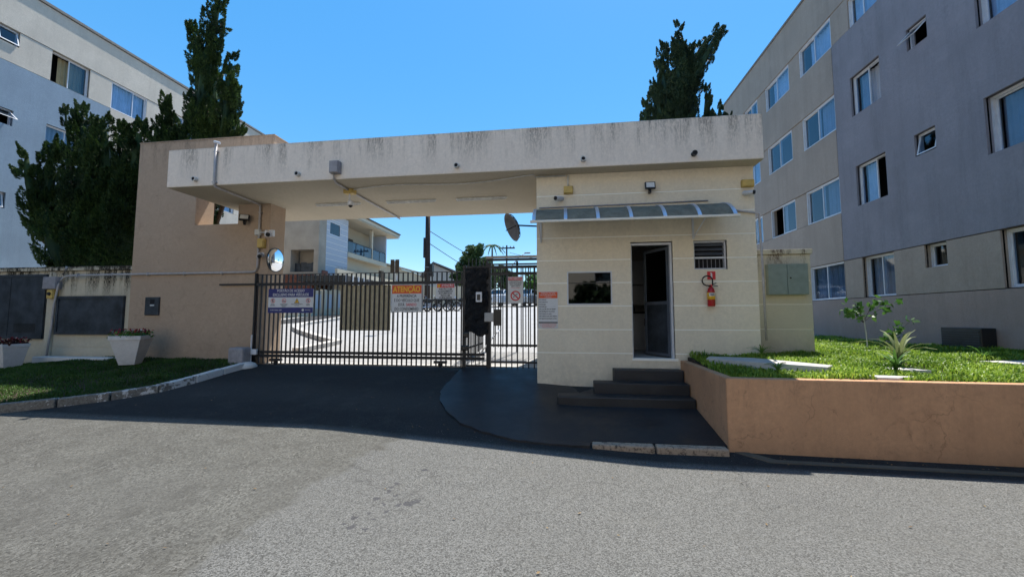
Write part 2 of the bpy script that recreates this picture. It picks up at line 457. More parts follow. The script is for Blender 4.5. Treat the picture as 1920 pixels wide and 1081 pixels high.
# ------------------------------------------------------------------ mesh helpers
class MB:
    def __init__(s): s.v = []; s.f = []
    def add(s, vs, fs):
        o = len(s.v); s.v += [tuple(v) for v in vs]; s.f += [tuple(i + o for i in f) for f in fs]
        return s
    def box(s, x0, x1, y0, y1, z0, z1, rot=None, c=None):
        vs = [Vector((x, y, z)) for z in (z0, z1) for y in (y0, y1) for x in (x0, x1)]
        if rot is not None:
            c = Vector(c) if c is not None else Vector(((x0 + x1) / 2, (y0 + y1) / 2, (z0 + z1) / 2))
            vs = [rot @ (v - c) + c for v in vs]
        return s.add(vs, [(0, 2, 3, 1), (4, 5, 7, 6), (0, 1, 5, 4), (2, 6, 7, 3), (0, 4, 6, 2), (1, 3, 7, 5)])
    def tube(s, pts, r, n=8, r1=None, cap=True):
        pts = [Vector(p) for p in pts]
        rings = []
        k = len(pts)
        for i, p in enumerate(pts):
            t = (pts[min(i + 1, k - 1)] - pts[max(i - 1, 0)]).normalized()
            a = Vector((0, 0, 1)) if abs(t.z) < .9 else Vector((1, 0, 0))
            u = t.cross(a).normalized(); w = t.cross(u)
            rr = r if r1 is None else r + (r1 - r) * i / max(1, k - 1)
            rings.append([p + (u * math.cos(2 * math.pi * j / n) + w * math.sin(2 * math.pi * j / n)) * rr for j in range(n)])
        vs = [v for rg in rings for v in rg]
        fs = [(i * n + j, i * n + (j + 1) % n, (i + 1) * n + (j + 1) % n, (i + 1) * n + j) for i in range(k - 1) for j in range(n)]
        if cap: fs += [tuple(range(n))[::-1], tuple((k - 1) * n + j for j in range(n))]
        return s.add(vs, fs)
    def lathe(s, prof, c, n=20, ax=(0, 0, 1), cap=True):
        """prof: list of (radius, height) along axis ax from c"""
        c = Vector(c); ax = Vector(ax).normalized()
        a = Vector((0, 0, 1)) if abs(ax.z) < .9 else Vector((1, 0, 0))
        u = ax.cross(a).normalized(); w = ax.cross(u)
        vs = []
        for r, h in prof:
            vs += [c + ax * h + (u * math.cos(2 * math.pi * j / n) + w * math.sin(2 * math.pi * j / n)) * r for j in range(n)]
        k = len(prof)
        fs = [(i * n + j, (i + 1) * n + j, (i + 1) * n + (j + 1) % n, i * n + (j + 1) % n) for i in range(k - 1) for j in range(n)]
        if cap: fs += [tuple(range(n)), tuple((k - 1) * n + j for j in range(n))[::-1]]
        return s.add(vs, fs)
    def prism(s, poly, a, b, mp):
        """poly of (u,v); mp(u,v,w)->xyz ; extruded w from a to b"""
        n = len(poly)
        vs = [mp(u, v, a) for u, v in poly] + [mp(u, v, b) for u, v in poly]
        fs = [tuple(range(n))[::-1], tuple(range(n, 2 * n))] + [(i, (i + 1) % n, (i + 1) % n + n, i + n) for i in range(n)]
        return s.add(vs, fs)
    def build(s, name, mat, parent=None, smooth=False, bevel=0, seg=2):
        me = bpy.data.meshes.new(name)
        me.from_pydata([tuple(v) for v in s.v], [], s.f)
        me.validate()
        bm = bmesh.new(); bm.from_mesh(me)
        bmesh.ops.recalc_face_normals(bm, faces=bm.faces)
        bm.to_mesh(me); bm.free()
        return link(name, me, mat, parent, smooth, bevel, seg)

def link(name, me, mat, parent=None, smooth=False, bevel=0, seg=2):
    if mat is not None and not me.materials: me.materials.append(mat)
    o = bpy.data.objects.new(name, me)
    COL.objects.link(o)
    if smooth:
        me.shade_smooth()
    if bevel:
        b = o.modifiers.new('bevel', 'BEVEL'); b.width = bevel; b.segments = seg; b.limit_method = 'ANGLE'
    if parent is not None: setpar(o, parent)
    return o
def wmat(o):
    m = Matrix.Translation(o.location) @ o.rotation_euler.to_matrix().to_4x4()
    if o.parent: m = wmat(o.parent) @ o.matrix_parent_inverse @ m
    return m
def setpar(o, p):
    o.parent = p
    o.matrix_parent_inverse = wmat(p).inverted()
def tag(o, label=None, cat=None, group=None, kind=None):
    if label: o['label'] = label
    if cat: o['category'] = cat
    if group: o['group'] = group
    if kind: o['kind'] = kind
    return o
def thing(name, loc, label, cat, group=None, rz=0):
    o = bpy.data.objects.new(name, None); COL.objects.link(o)
    o.location = loc; o.rotation_euler = (0, 0, rz); o.empty_display_size = .2
    return tag(o, label, cat, group)
def bx(name, mat, parent, x0, x1, y0, y1, z0, z1, bevel=0):
    return MB().box(x0, x1, y0, y1, z0, z1).build(name, mat, parent, bevel=bevel)
def copy_tree(o, parent=None):
    c = o.copy(); COL.objects.link(c)
    if parent is not None: c.parent = parent
    for ch in list(o.children): copy_tree(ch, c)
    return c
def share(name, src, parent, loc):
    """another piece with the same mesh, moved by loc"""
    c = bpy.data.objects.new(name, src.data); COL.objects.link(c)
    for m in src.modifiers:
        n = c.modifiers.new(m.name, m.type)
        if m.type == 'BEVEL': n.width = m.width; n.segments = m.segments; n.limit_method = 'ANGLE'
    c.location = loc
    if parent is not None: setpar(c, parent)
    return c

def raw_mesh(name, verts, faces_n, loops, mat, parent=None):
    """fast mesh from numpy: verts (n,3), all faces with faces_n corners in order"""
    me = bpy.data.meshes.new(name)
    n = len(verts); nf = len(loops) // faces_n
    me.vertices.add(n); me.vertices.foreach_set('co', verts.astype(np.float32).ravel())
    me.loops.add(len(loops)); me.loops.foreach_set('vertex_index', loops.astype(np.int32))
    me.polygons.add(nf)
    me.polygons.foreach_set('loop_start', np.arange(0, nf * faces_n, faces_n, dtype=np.int32))
    me.polygons.foreach_set('loop_total', np.full(nf, faces_n, dtype=np.int32))
    me.update(calc_edges=True); me.validate()
    return link(name, me, mat, parent)

FONT = None
def text(body, size, mat, parent, origin, right, up, align='CENTER', name='lettering', sx=1.0, off=.0012, bold=0):
    cu = bpy.data.curves.new(name, 'FONT')
    cu.body = body; cu.size = size; cu.align_x = align; cu.align_y = 'CENTER'; cu.extrude = .0006; cu.offset = bold
    cu.resolution_u = 3
    t = bpy.data.objects.new('tmp', cu); COL.objects.link(t)
    dg = bpy.context.evaluated_depsgraph_get()
    me = bpy.data.meshes.new_from_object(t.evaluated_get(dg))
    bpy.data.objects.remove(t); bpy.data.curves.remove(cu)
    me.name = name
    right = Vector(right).normalized(); up = Vector(up).normalized(); nrm = right.cross(up)
    m = Matrix((( *(right * sx), 0), (*up, 0), (*nrm, 0), (0, 0, 0, 1))).transposed()
    m.translation = Vector(origin) + nrm * off
    me.transform(m)
    me.materials.clear()
    return link(name, me, mat, parent)

def ss(t):
    t = min(max(t, 0), 1); return t * t * (3 - 2 * t)
def ground_z(x, y):
    A = .25 * min(max((1 - x) / 4.2, 0), 1); z1 = A * ss((y - 1.5) / 3.5)
    gate = .62 - .25 * ss((-10.5 - x) / 4)
    if y < 5: z = z1
    elif y < 8.2: z = z1 + (gate - z1) * (y - 5) / 3.2
    else: z = gate + .09 * (min(y, 23) - 8.2) + .058 * max(0, min(y, 45) - 23) + .01 * max(0, y - 45)
    return z

# ------------------------------------------------------------------ ground
def grid_sheet(name, xs, ys, fz, mat, label=None, dz=0):
    vs = [(x, y, fz(x, y) + dz) for y in ys for x in xs]
    n = len(xs)
    fs = [(j * n + i, j * n + i + 1, (j + 1) * n + i + 1, (j + 1) * n + i) for j in range(len(ys) - 1) for i in range(n - 1)]
    me = bpy.data.meshes.new(name); me.from_pydata(vs, [], fs)
    o = link(name, me, mat, smooth=True)
    o['kind'] = 'structure'
    if label: o['label'] = label
    return o
def fr(a, b, n): return [a + (b - a) * i / n for i in range(n + 1)]
def earth_z(x, y): return ground_z(x, y) - .18 if abs(x) < 200 else -.3
grid_sheet('ground', [-900, -300, -120] + fr(-60, 60, 40) + [120, 300, 900], [-900, -200, -60, -20] + fr(-8, 60, 40) + [80, 140, 400, 1200],
           earth_z, plaster('earth', (.16, .13, .09), grain=20, mott=.2))
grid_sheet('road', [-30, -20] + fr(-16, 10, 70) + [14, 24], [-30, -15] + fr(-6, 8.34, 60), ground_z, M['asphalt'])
sheet_pv = grid_sheet('bounce_pavement', fr(-30, 30, 30), fr(-11.9, -5.2, 6), lambda x, y: .12, M['concrete'])  # pale strip added unseen behind the camera to bounce sunlight forward
grid_sheet('paved_road', [-22] + fr(-20, 4, 40) + [12], fr(8.62, 60, 60), ground_z, M['pavers'])
# pale threshold strip under the gate, cast in pieces
th = thing('threshold', (-3.8, 8.45, .62), 'pale concrete threshold strip in pieces under the sliding gate', 'threshold')
for i in range(5):
    x0 = -6.8 + i * 1.26
    z = .62
    bx('concrete_piece', M['concrete'], th, x0, x0 + 1.25, 8.32, 8.66, z - .12, z + .035, .006)

# dark painted forecourt, ramp and steps
def fore_z(x, y):
    base = ground_z(x, y) + .03
    k = ss((x + .6) / 1.0)
    return base * (1 - k) + (.105 + max(0, y - 5.25) * .17) * k
def sheet_poly(name, pts, fz, mat, step=.15, skirt=.15, kind='structure', inner=None):
    """a slab over polygon pts with thickness, triangulated finely enough to follow fz"""
    bm = bmesh.new()
    vs = [bm.verts.new((x, y, 0)) for x, y in pts]
    f = bm.faces.new(vs)
    xs = [p[0] for p in pts]; ys = [p[1] for p in pts]
    for ax, lo, hi in ((0, min(xs), max(xs)), (1, min(ys), max(ys))):
        c = lo + step
        while c < hi:
            no = [0, 0, 0]; no[ax] = 1; co = [0, 0, 0]; co[ax] = c
            bmesh.ops.bisect_plane(bm, geom=bm.verts[:] + bm.edges[:] + bm.faces[:], plane_co=co, plane_no=no)
            c += step
    bm.normal_update()
    for f in bm.faces:
        if f.normal.z < 0: f.normal_flip()
    be = [e for e in bm.edges if e.is_boundary]
    r = bmesh.ops.extrude_edge_only(bm, edges=be)
    low = {v for v in r['geom'] if isinstance(v, bmesh.types.BMVert)}
    for v in bm.verts:
        v.co.z = fz(v.co.x, v.co.y) - (skirt if v in low else 0)
    me = bpy.data.meshes.new(name); bm.to_mesh(me); bm.free()
    o = link(name, me, mat)
    if kind: o['kind'] = kind
    return o
left_curve0 = [(-2.12, 8.25), (-2.14, 7.4), (-2.12, 6.7), (-2.0, 6.25), (-1.78, 5.85), (-1.45, 5.45), (-1.1, 5.25), (-.67, 5.12), (-.2, 5.1), (.30, 5.12), (.34, 5.30), (1.94, 5.30)]
left_curve = []
for (a, b), (c, d) in zip(left_curve0[:-1], left_curve0[1:]):
    n_ = max(1, int(math.hypot(c - a, d - b) / .09)) if a < .33 else 1
    for k in range(n_):
        t = k / n_; j = 0 if (k == 0 or a >= .33) else .014
        left_curve.append((a + (c - a) * t + random.uniform(-j, j), b + (d - b) * t + random.uniform(-j, j)))
left_curve.append(left_curve0[-1])
sheet_poly('forecourt_floor', left_curve + [(1.98, 5.30), (1.98, 6.42), (1.98, 7.4), (-.5, 7.4), (-.5, 8.25)], fore_z, M['darkfloor'])

st = thing('entrance_steps', (1.2, 6.8, .3), 'dark painted concrete steps up to the guardhouse door', 'steps')
bx('step', M['darkfloor'], st, -.12, 1.978, 6.42, 6.72, .05, .45, .022)
bx('step', M['darkfloor'], st, .48, 1.978, 6.72, 7.02, .05, .62, .012)
bx('step', M['darkfloor'], st, .84, 1.978, 7.02, 7.29, .05, .80, .012)

# kerb stones
def kerb(pts, label, matk, cat='kerb', h=.13, w=.13, hfun=ground_z, gap=.012, name='kerb'):
    root = thing(name, (*pts[0], hfun(*pts[0])), label, cat)
    for a, b in zip(pts[:-1], pts[1:]):
        a = Vector(a); b = Vector(b); d = (b - a).normalized(); nr = Vector((-d.y, d.x))
        a2 = a + d * gap; b2 = b - d * gap
        jit = random.uniform(-.008, .008)
        lo = []; hi = []
        for p in (a2, b2):
            for q in (p, p + nr * w):
                z = hfun(p.x, p.y)
                lo.append((q.x, q.y, z - .12)); hi.append((q.x, q.y, z + h + jit))
        m = MB().add(lo + hi, [(0, 1, 3, 2), (4, 6, 7, 5), (0, 4, 5, 1), (2, 3, 7, 6), (0, 2, 6, 4), (1, 5, 7, 3)])
        m.build('kerbstone', matk, root, bevel=.018)
    return root
KL = [(-6.90, 7.95), (-6.93, 7.35), (-6.94, 6.75), (-7.04, 6.15), (-7.42, 5.68), (-7.92, 5.31), (-8.52, 4.96), (-9.35, 4.62), (-10.3, 4.35), (-11.4, 4.15), (-12.8, 4.0), (-14.6, 3.9), (-17, 3.9)]
kerb(list(reversed(KL)), 'flaking white painted kerb curving round the left lawn', M['kerb'], w=-.0 + .14)
kerb([(.32, 5.14), (1.10, 5.15), (1.965, 5.16)], 'short speckled bare kerb in front of the dark steps', M['kerb_bare'], h=.1, w=.14, hfun=lambda x, y: 0.01, name='kerb')
# drainage line in front of the planter
def gutter_z(x, y): return ground_z(x, y) + .004
sheet_poly('gutter_strip', [(2.05, 5.26), (2.35, 5.06), (9, 4.94), (9, 5.0), (2.45, 5.12), (2.2, 5.26)], lambda x, y: ground_z(x, y) + .012, M['kerb_old'], step=.5, skirt=.05)
# white lump of concrete at the gate end
mb = MB()
mb.lathe([(.0, 0), (.2, 0), (.22, .07), (.17, .14), (.08, .17), (.0, .175)], (-6.98, 7.98, .54), 10)
tag(mb.build('concrete_block', M['kerb'], smooth=True), 'flaking white lump of concrete beside the gate motor', 'concrete block')

# ------------------------------------------------------------------ wall with openings
def wall_grid(mp, u0, u1, v0, v1, holes, depth, back=False):
    """front face at w=0, holes cut through to w=depth, mp(u,v,w)->xyz"""
    hs = [h for h in holes if h[0] < u1 and h[1] > u0 and h[2] < v1 and h[3] > v0]
    us = sorted({u0, u1} | {min(max(c, u0), u1) for h in hs for c in h[:2]})
    vs_ = sorted({v0, v1} | {min(max(c, v0), v1) for h in hs for c in h[2:4]})
    m = MB()
    def inh(u, v): return any(h[0] < u < h[1] and h[2] < v < h[3] for h in hs)
    for i in range(len(us) - 1):
        for j in range(len(vs_) - 1):
            if inh((us[i] + us[i + 1]) / 2, (vs_[j] + vs_[j + 1]) / 2): continue
            a, b, c, d = us[i], us[i + 1], vs_[j], vs_[j + 1]
            m.add([mp(a, c, 0), mp(b, c, 0), mp(b, d, 0), mp(a, d, 0)], [(0, 1, 2, 3)])
            if back: m.add([mp(a, c, depth), mp(b, c, depth), mp(b, d, depth), mp(a, d, depth)], [(0, 1, 2, 3)])
    def side(a, c, b, d): m.add([mp(a, c, 0), mp(b, d, 0), mp(b, d, depth), mp(a, c, depth)], [(0, 1, 2, 3)])
    e = 1e-4
    for a, b in zip(us[:-1], us[1:]):
        for vv, q in ((v0, v0 + e), (v1, v1 - e)):
            if not inh((a + b) / 2, q): side(a, vv, b, vv)
    for a, b in zip(vs_[:-1], vs_[1:]):
        for uu, q in ((u0, u0 + e), (u1, u1 - e)):
            if not inh(q, (a + b) / 2): side(uu, a, uu, b)
    for h in hs:
        a, b, c, d = max(h[0], u0), min(h[1], u1), max(h[2], v0), min(h[3], v1)
        if h[2] >= v0: side(a, c, b, c)
        if h[3] <= v1: side(a, d, b, d)
        if h[0] >= u0: side(a, c, a, d)
        if h[1] <= u1: side(b, c, b, d)
    bm = bmesh.new()
    bvs = [bm.verts.new(v) for v in m.v]
    for f in m.f:
        try: bm.faces.new([bvs[i] for i in f])
        except ValueError: pass
    bmesh.ops.remove_doubles(bm, verts=bm.verts, dist=.0005)
    m2 = MB(); bm.verts.index_update()
    m2.v = [tuple(v.co) for v in bm.verts]; m2.f = [tuple(v.index for v in f.verts) for f in bm.faces]
    bm.free()
    return m2

def curtain_mesh(mp, u0, u1, v0, v1, w, amp=.02, wave=.11):
    n = max(6, int((u1 - u0) / .02))
    vs = []
    ph = random.random() * 6
    for i in range(n + 1):
        u = u0 + (u1 - u0) * i / n
        ww = w + amp * math.sin(u / wave * 2 * math.pi + ph) + amp * .5 * math.sin(u / wave * 3.7 + ph * 2)
        vs += [mp(u, v0, ww), mp(u, v1, ww)]
    return MB().add(vs, [(2 * i, 2 * i + 2, 2 * i + 3, 2 * i + 1) for i in range(n)])

def frame_mb(mp, u0, u1, v0, v1, t, w0, w1, m=None):
    m = m or MB()
    for a, b, c, d in ((u0, u1, v0, v0 + t), (u0, u1, v1 - t, v1), (u0, u0 + t, v0 + t, v1 - t), (u1 - t, u1, v0 + t, v1 - t)):
        m.prism([(a, c), (b, c), (b, d), (a, d)], w0, w1, mp)
    return m

def window(parent, mp, u0, u1, v0, v1, style='slide', curt='curtain', rec=.12, extra=None, curt_span=(0, 1), mid=.5, frame_t=.026):
    fr_ = frame_mb(mp, u0, u1, v0, v1, frame_t, rec - .02, rec + .07)
    wo = fr_.build('window', M['alu'], parent)
    t = frame_t
    um = u0 + (u1 - u0) * mid
    panes = [(u0 + t, um + .02, rec + .0), (um - .02, u1 - t, rec + .035)]
    if style == 'open_right': panes = [(u0 + t, um + .02, rec), ]
    if style == 'open_left': panes = [(um - .02, u1 - t, rec), ]
    if style == 'single': panes = [(u0 + t, u1 - t, rec + .01)]
    if style in ('slide', 'open_right', 'open_left', 'single'):
        for a, b, w in panes:
            frame_mb(mp, a, b, v0 + t, v1 - t, .024, w, w + .03).build('sash', M['alu'], wo)
            MB().prism([(a + .03, v0 + t + .03), (b - .03, v0 + t + .03), (b - .03, v1 - t - .03), (a + .03, v1 - t - .03)], w + .012, w + .018, mp).build('pane', M['glass'], wo)
    if curt:
        a = u0 + .02 + (u1 - u0 - .04) * curt_span[0]; b = u0 + .02 + (u1 - u0 - .04) * curt_span[1]
        curtain_mesh(mp, a, b, v0 + .02, v1 - .02, rec + .16).build('curtain', M[curt], wo, smooth=True)
    # dark room behind
    MB().prism([(u0 - .1, v0 - .1), (u1 + .1, v0 - .1), (u1 + .1, v1 + .1), (u0 - .1, v1 + .1)], rec + .5, rec + .52, mp).build('room_shade', M['dark'], wo)
    return wo
def awning(parent, mp, u0, u1, v0, v1, ang=25, rec=.10):
    wo = frame_mb(mp, u0, u1, v0, v1, .03, rec - .02, rec + .05).build('window', M['alu'], parent)
    a = R(ang); h = v1 - v0 - .05
    def mq(u, v, w):      # sash hinged at the top edge swinging outwards
        d = (v1 - .03) - v
        return mp(u, v1 - .03 - d * math.cos(a) - w * math.sin(a) * 0, rec - d * math.sin(a) + w)
    frame_mb(mq, u0 + .03, u1 - .03, v1 - .03 - h, v1 - .03, .025, -.02, .01).build('sash', M['alu'], wo)
    MB().prism([(u0 + .05, v1 - .03 - h + .02), (u1 - .05, v1 - .03 - h + .02), (u1 - .05, v1 - .05), (u0 + .05, v1 - .05)], -.008, -.002, mq).build('pane', M['glass'], wo)
    MB().prism([(u0 - .05, v0 - .05), (u1 + .05, v0 - .05), (u1 + .05, v1 + .05), (u0 - .05, v1 + .05)], rec + .4, rec + .42, mp).build('room_shade', M['dark'], wo)
    return wo

# ------------------------------------------------------------------ right apartment building (x = 8, facing -x)
mpR = lambda u, v, w: (8.0 + w, u, v)
br = thing('apartment_building', (8, 9, 1), 'four storey beige and grey apartment building on the right, in shade', 'building')
rows = [(2.23, 3.30), (4.72, 5.80), (7.23, 8.30), (9.77, 10.72)]
HB = []
colsB = [(12.46, 14.05), (14.70, 16.32), (17.0, 18.1), (19.2, 20.2)]
for z0, z1 in rows:
    for a, b in colsB: HB.append((a, b, z0, z1))
HC = [(10.70, 11.72, 9.77, 10.60), (8.0, 9.4, 9.77, 10.6), (10.75, 11.78, 7.24, 8.36), (10.75, 11.77, 4.72, 5.83), (10.73, 11.77, 2.23, 3.30),
      (9.42, 9.94, 7.87, 8.39), (9.41, 9.93, 5.34, 5.85), (9.38, 9.90, 2.79, 3.305),
      (7.25, 8.42, 7.28, 8.36), (7.25, 8.41, 4.76, 5.87), (7.2, 8.34, 2.23, 3.30),
      (4.2, 5.3, 7.28, 8.36), (4.2, 5.3, 4.76, 5.87), (4.2, 5.3, 2.23, 3.30), (0.5, 1.6, 7.28, 8.36), (0.5, 1.6, 4.76, 5.87), (0.5, 1.6, 2.23, 3.30)]
ALLH = HB + HC
G_ = .009
def pnl(u0, u1, v0, v1, mat, w=0.0):
    f = lambda u, v, ww: mpR(u, v, ww + w)
    wall_grid(f, u0 + G_, u1 - G_, v0 + G_, v1 - G_, ALLH, .20).build('wall_panel', M[mat], br)
Ymax, Ymin, YJ = 20.3, -8.0, 12.44
pnl(Ymin, Ymax, 10.73, 12.2, 'fac_beige')
pnl(Ymin, YJ, 9.76, 10.73, 'fac_beige', .012)
pnl(YJ, Ymax, 9.76, 10.73, 'fac_beige', .025)
pnl(Ymin, YJ, 3.31, 9.76, 'fac_grey')
for a, b, w in ((3.31, 4.71, 0), (4.71, 5.81, .025), (5.81, 7.22, 0), (7.22, 8.31, .025), (8.31, 9.76, 0)):
    pnl(YJ, Ymax, a, b, 'fac_beige', w)
pnl(Ymin, YJ, 2.22, 3.31, 'fac_beige', .012)
pnl(YJ, Ymax, 2.22, 3.31, 'fac_beige', .012)
VH = []
wall_grid(mpR, Ymin, Ymax, -.5, 2.22 - G_, VH, .20).build('wall_panel', M['fac_base'], br)
# backing, body and roof
wall_grid(lambda u, v, w: mpR(u, v, w + .05), Ymin, Ymax, -.5, 12.15, ALLH + VH, .03).build('wall', M['brick_cap'], br)
bx('wall', M['fac_beige'], br, 8.21, 20, Ymax - .2, Ymax, -.5, 12.19)
bx('wall', M['fac_beige'], br, 8.21, 20, Ymin, Ymin + .2, -.5, 12.19)
bx('wall', M['fac_beige'], br, 19.8, 20, Ymin + .2, Ymax - .2, -.5, 12.19)
bx('wall', M['dark'], br, 8.9, 8.95, Ymin + .2, Ymax - .2, -.5, 12.19)
bx('roof', M['reveal'], br, 7.96, 20.05, Ymin - .05, Ymax + .05, 12.2, 12.27)
for i, (a, b, c, d) in enumerate(HB):
    k = i % 4; row = i // 4
    st_ = 'slide'; cu = 'curtain'; span = (0, 1)
    if row == 1 and k == 0: st_, cu, span = 'slide', 'curtain_grey', (0, .5)
    if row == 1 and k == 1: cu = 'curtain_grey'; st_ = 'open_right'; span = (.5, .62)
    if row == 2 and k == 0: cu, span = 'shutter', (0, .55)
    if row == 2 and k == 1: cu = None
    if row == 3 and k == 0: span = (.0, .8)
    if row == 3: cu = 'curtain'
    if row == 0 and k == 0: cu = 'curtain_grey'
    if row >= 1 and cu == 'curtain' and span == (0, 1): span = random.choice([(0, .42), (.1, .55), (0, .8), (.5, 1), (.35, 1), (0, 1)])
    # u grows away from the camera: the visible right side of a window has small u
    window(br, mpR, a, b, c, d, st_, cu, rec=.05, curt_span=span)
window(br, mpR, *HC[0], 'slide', 'curtain', rec=.07, curt_span=(.1, 1))
window(br, mpR, *HC[1], 'slide', 'curtain', rec=.07)
window(br, mpR, *HC[2], 'open_left', 'shutter', rec=.12, curt_span=(0, 1))
window(br, mpR, *HC[3], 'open_left', 'curtain', rec=.12, curt_span=(.62, 1), mid=.45)
window(br, mpR, *HC[4], 'slide', 'curtain_grey', rec=.14)
awning(br, mpR, *HC[5], ang=42, rec=.1)
awning(br, mpR, *HC[6], ang=12, rec=.12)
window(br, mpR, *HC[7], 'single', None, rec=.16)
window(br, mpR, *HC[8], 'slide', 'curtain', rec=.14, curt_span=(.5, 1))
window(br, mpR, *HC[9], 'slide', 'curtain_grey', rec=.14, frame_t=.04)
window(br, mpR, *HC[10], 'open_left', 'curtain_grey', rec=.14, curt_span=(.0, .75), frame_t=.04)
for h in HC[11:]: window(br, mpR, *h, 'slide', 'curtain', rec=.12)
# condenser box standing on the grass against the wall
ac_ = thing('condenser_box', (7.9, 8.9, 1.0), 'dark slatted condenser box standing on the grass against the right building', 'condenser')
bx('case', M['black'], ac_, 7.74, 7.985, 8.52, 9.33, .98, 1.49, .01)
for i in range(9):
    bx('slat', M['grey_metal'], ac_, 7.722, 7.738, 8.55, 9.30, 1.04 + i * .047, 1.058 + i * .047)

# ------------------------------------------------------------------ left apartment building (x = -16.5, facing +x)
mpL = lambda u, v, w: (-16.5 - w, u, v)
bl = thing('apartment_building', (-16.5, 10, 0), 'pale grey and beige apartment building behind the junipers on the left, sunlit', 'building')
rl = [(1.92, 2.92), (4.40, 5.40), (6.88, 7.92), (9.37, 10.40)]
HL = []
for z0, z1 in rl:
    HL += [(11.96, 13.20, z0, z1), (14.1, 15.4, z0, z1), (16.4, 17.6, z0, z1), (18.6, 19.7, z0, z1)]
    HL += [(10.24, 11.29, z0, z1), (8.98, 9.47, z1 - .48, z1), (6.6, 7.6, z0, z1), (3.6, 4.7, z0, z1)]
def pnlL(u0, u1, v0, v1, mat, w=0.0):
    f = lambda u, v, ww: mpL(u, v, ww + w)
    wall_grid(f, u0 + G_, u1 - G_, v0 + G_, v1 - G_, HL, .20).build('wall_panel', M[mat], bl)
pnlL(-8, 21.3, 10.41, 11.75, 'fac_beige_l')
pnlL(-8, 21.3, 9.36, 10.41, 'fac_beige_l', .012)
pnlL(-8, 11.95, -.3, 9.36, 'fac_grey_l')
for a, b, w in ((-.3, 2.92, 0), (2.92, 4.39, 0), (4.39, 5.41, .025), (5.41, 6.87, 0), (6.87, 7.93, .025), (7.93, 9.36, 0)):
    pnlL(11.95, 21.3, a, b, 'fac_beige_l', w)
wall_grid(lambda u, v, w: mpL(u, v, w + .05), -8, 21.3, -.3, 11.7, HL, .03).build('wall', M['brick_cap'], bl)
bx('wall', M['fac_beige_l'], bl, -28, -16.71, 21.1, 21.3, -.3, 11.74)
bx('wall', M['fac_beige_l'], bl, -28, -16.71, -8, -7.8, -.3, 11.74)
bx('wall', M['dark'], bl, -17.5, -17.45, -7.8, 21.1, -.3, 11.74)
bx('roof', M['reveal'], bl, -28, -16.44, -8.05, 21.35, 11.76, 11.84)
for i, h in enumerate(HL):
    k = i % 8; row = i // 8
    if k == 5: awning(bl, mpL, *h, ang=(16 if row == 3 else 50 if row == 2 else 10))
    elif k == 4 and row == 3: window(bl, mpL, *h, 'open_left', 'curtain_beige', rec=.12, curt_span=(.3, .97), mid=.5)
    elif k == 4 and row in (2, 1): window(bl, mpL, *h, 'slide', 'shutter', rec=.1)
    elif k == 0: window(bl, mpL, *h, 'slide', 'curtain', rec=.05, mid=.6)
    else: window(bl, mpL, *h, 'slide', 'curtain', rec=.08)
# the beige curtain window: sash sits on the near side
# ------------------------------------------------------------------ gatehouse: slab, guardhouse, tan wall
gh = thing('gatehouse', (-2.4, 8.3, .6), 'cream gatehouse with long flat roof slab spanning the vehicle gate', 'gatehouse')
SX0, SX1, SY0, SY1, SZ0, SZ1 = -8.14, 3.37, 6.99, 9.95, 4.37, 5.16
bx('roof_slab', M['slab'], gh, SX0, SX1, SY0, SY1, SZ0, SZ1, .012)
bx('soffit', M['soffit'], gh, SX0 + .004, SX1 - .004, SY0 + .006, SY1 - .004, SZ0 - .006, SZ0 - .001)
GX0, GX1, GY0, GY1 = -.50, 3.33, 7.30, 9.90
mpG = lambda u, v, w: (u, GY0 + w, v)
door_h = (1.20, 1.925, .97, 3.05); win_h = (.055, .862, 1.92, 2.53); lou_h = (2.285, 2.84, 2.535, 3.05)
GH = [door_h, win_h, lou_h]
lines = [.25, 1.055, 1.475, 1.90, 2.32, 2.74, 3.16, 3.58, 3.96, 4.363]
for a, b in zip(lines[:-1], lines[1:]):
    a2 = a + (.010 if a > .3 else 0); b2 = b - (.010 if b < 4.3 else .002)
    spans = [(GX0, door_h[0]), (door_h[1], GX1)] if a2 > door_h[2] and b2 < door_h[3] else [(GX0, GX1)]
    for p, q in spans:
        wall_grid(mpG, p, q, a2, b2, GH, .14).build('wall_band', M['cream'], gh)
wall_grid(lambda u, v, w: mpG(u, v, w + .005), GX0 + .003, GX1 - .003, .2, 4.36, GH, .12).build('joint_backing', M['joint'], gh)
mpW = lambda u, v, w: (GX0 + w, u, v)
wall_grid(mpW, GY0 + .141, GY1, .2, 4.362, [], .14).build('side_wall', M['cream'], gh)
mpE = lambda u, v, w: (GX1 - w, u, v)
wall_grid(mpE, GY0 + .141, GY1, .2, 4.362, [], .14).build('side_wall', M['cream'], gh)
bx('back_wall', M['interior'], gh, GX0 + .14, GX1 - .14, GY1 - .14, GY1, .2, 4.362)
bx('floor', M['interior'], gh, GX0 + .14, GX1 - .14, GY0 + .141, GY1 - .14, .8, .965)
bx('door_sill', M['joint'], gh, 1.19, 1.97, GY0 - .012, GY0 + .14, .93, .972)
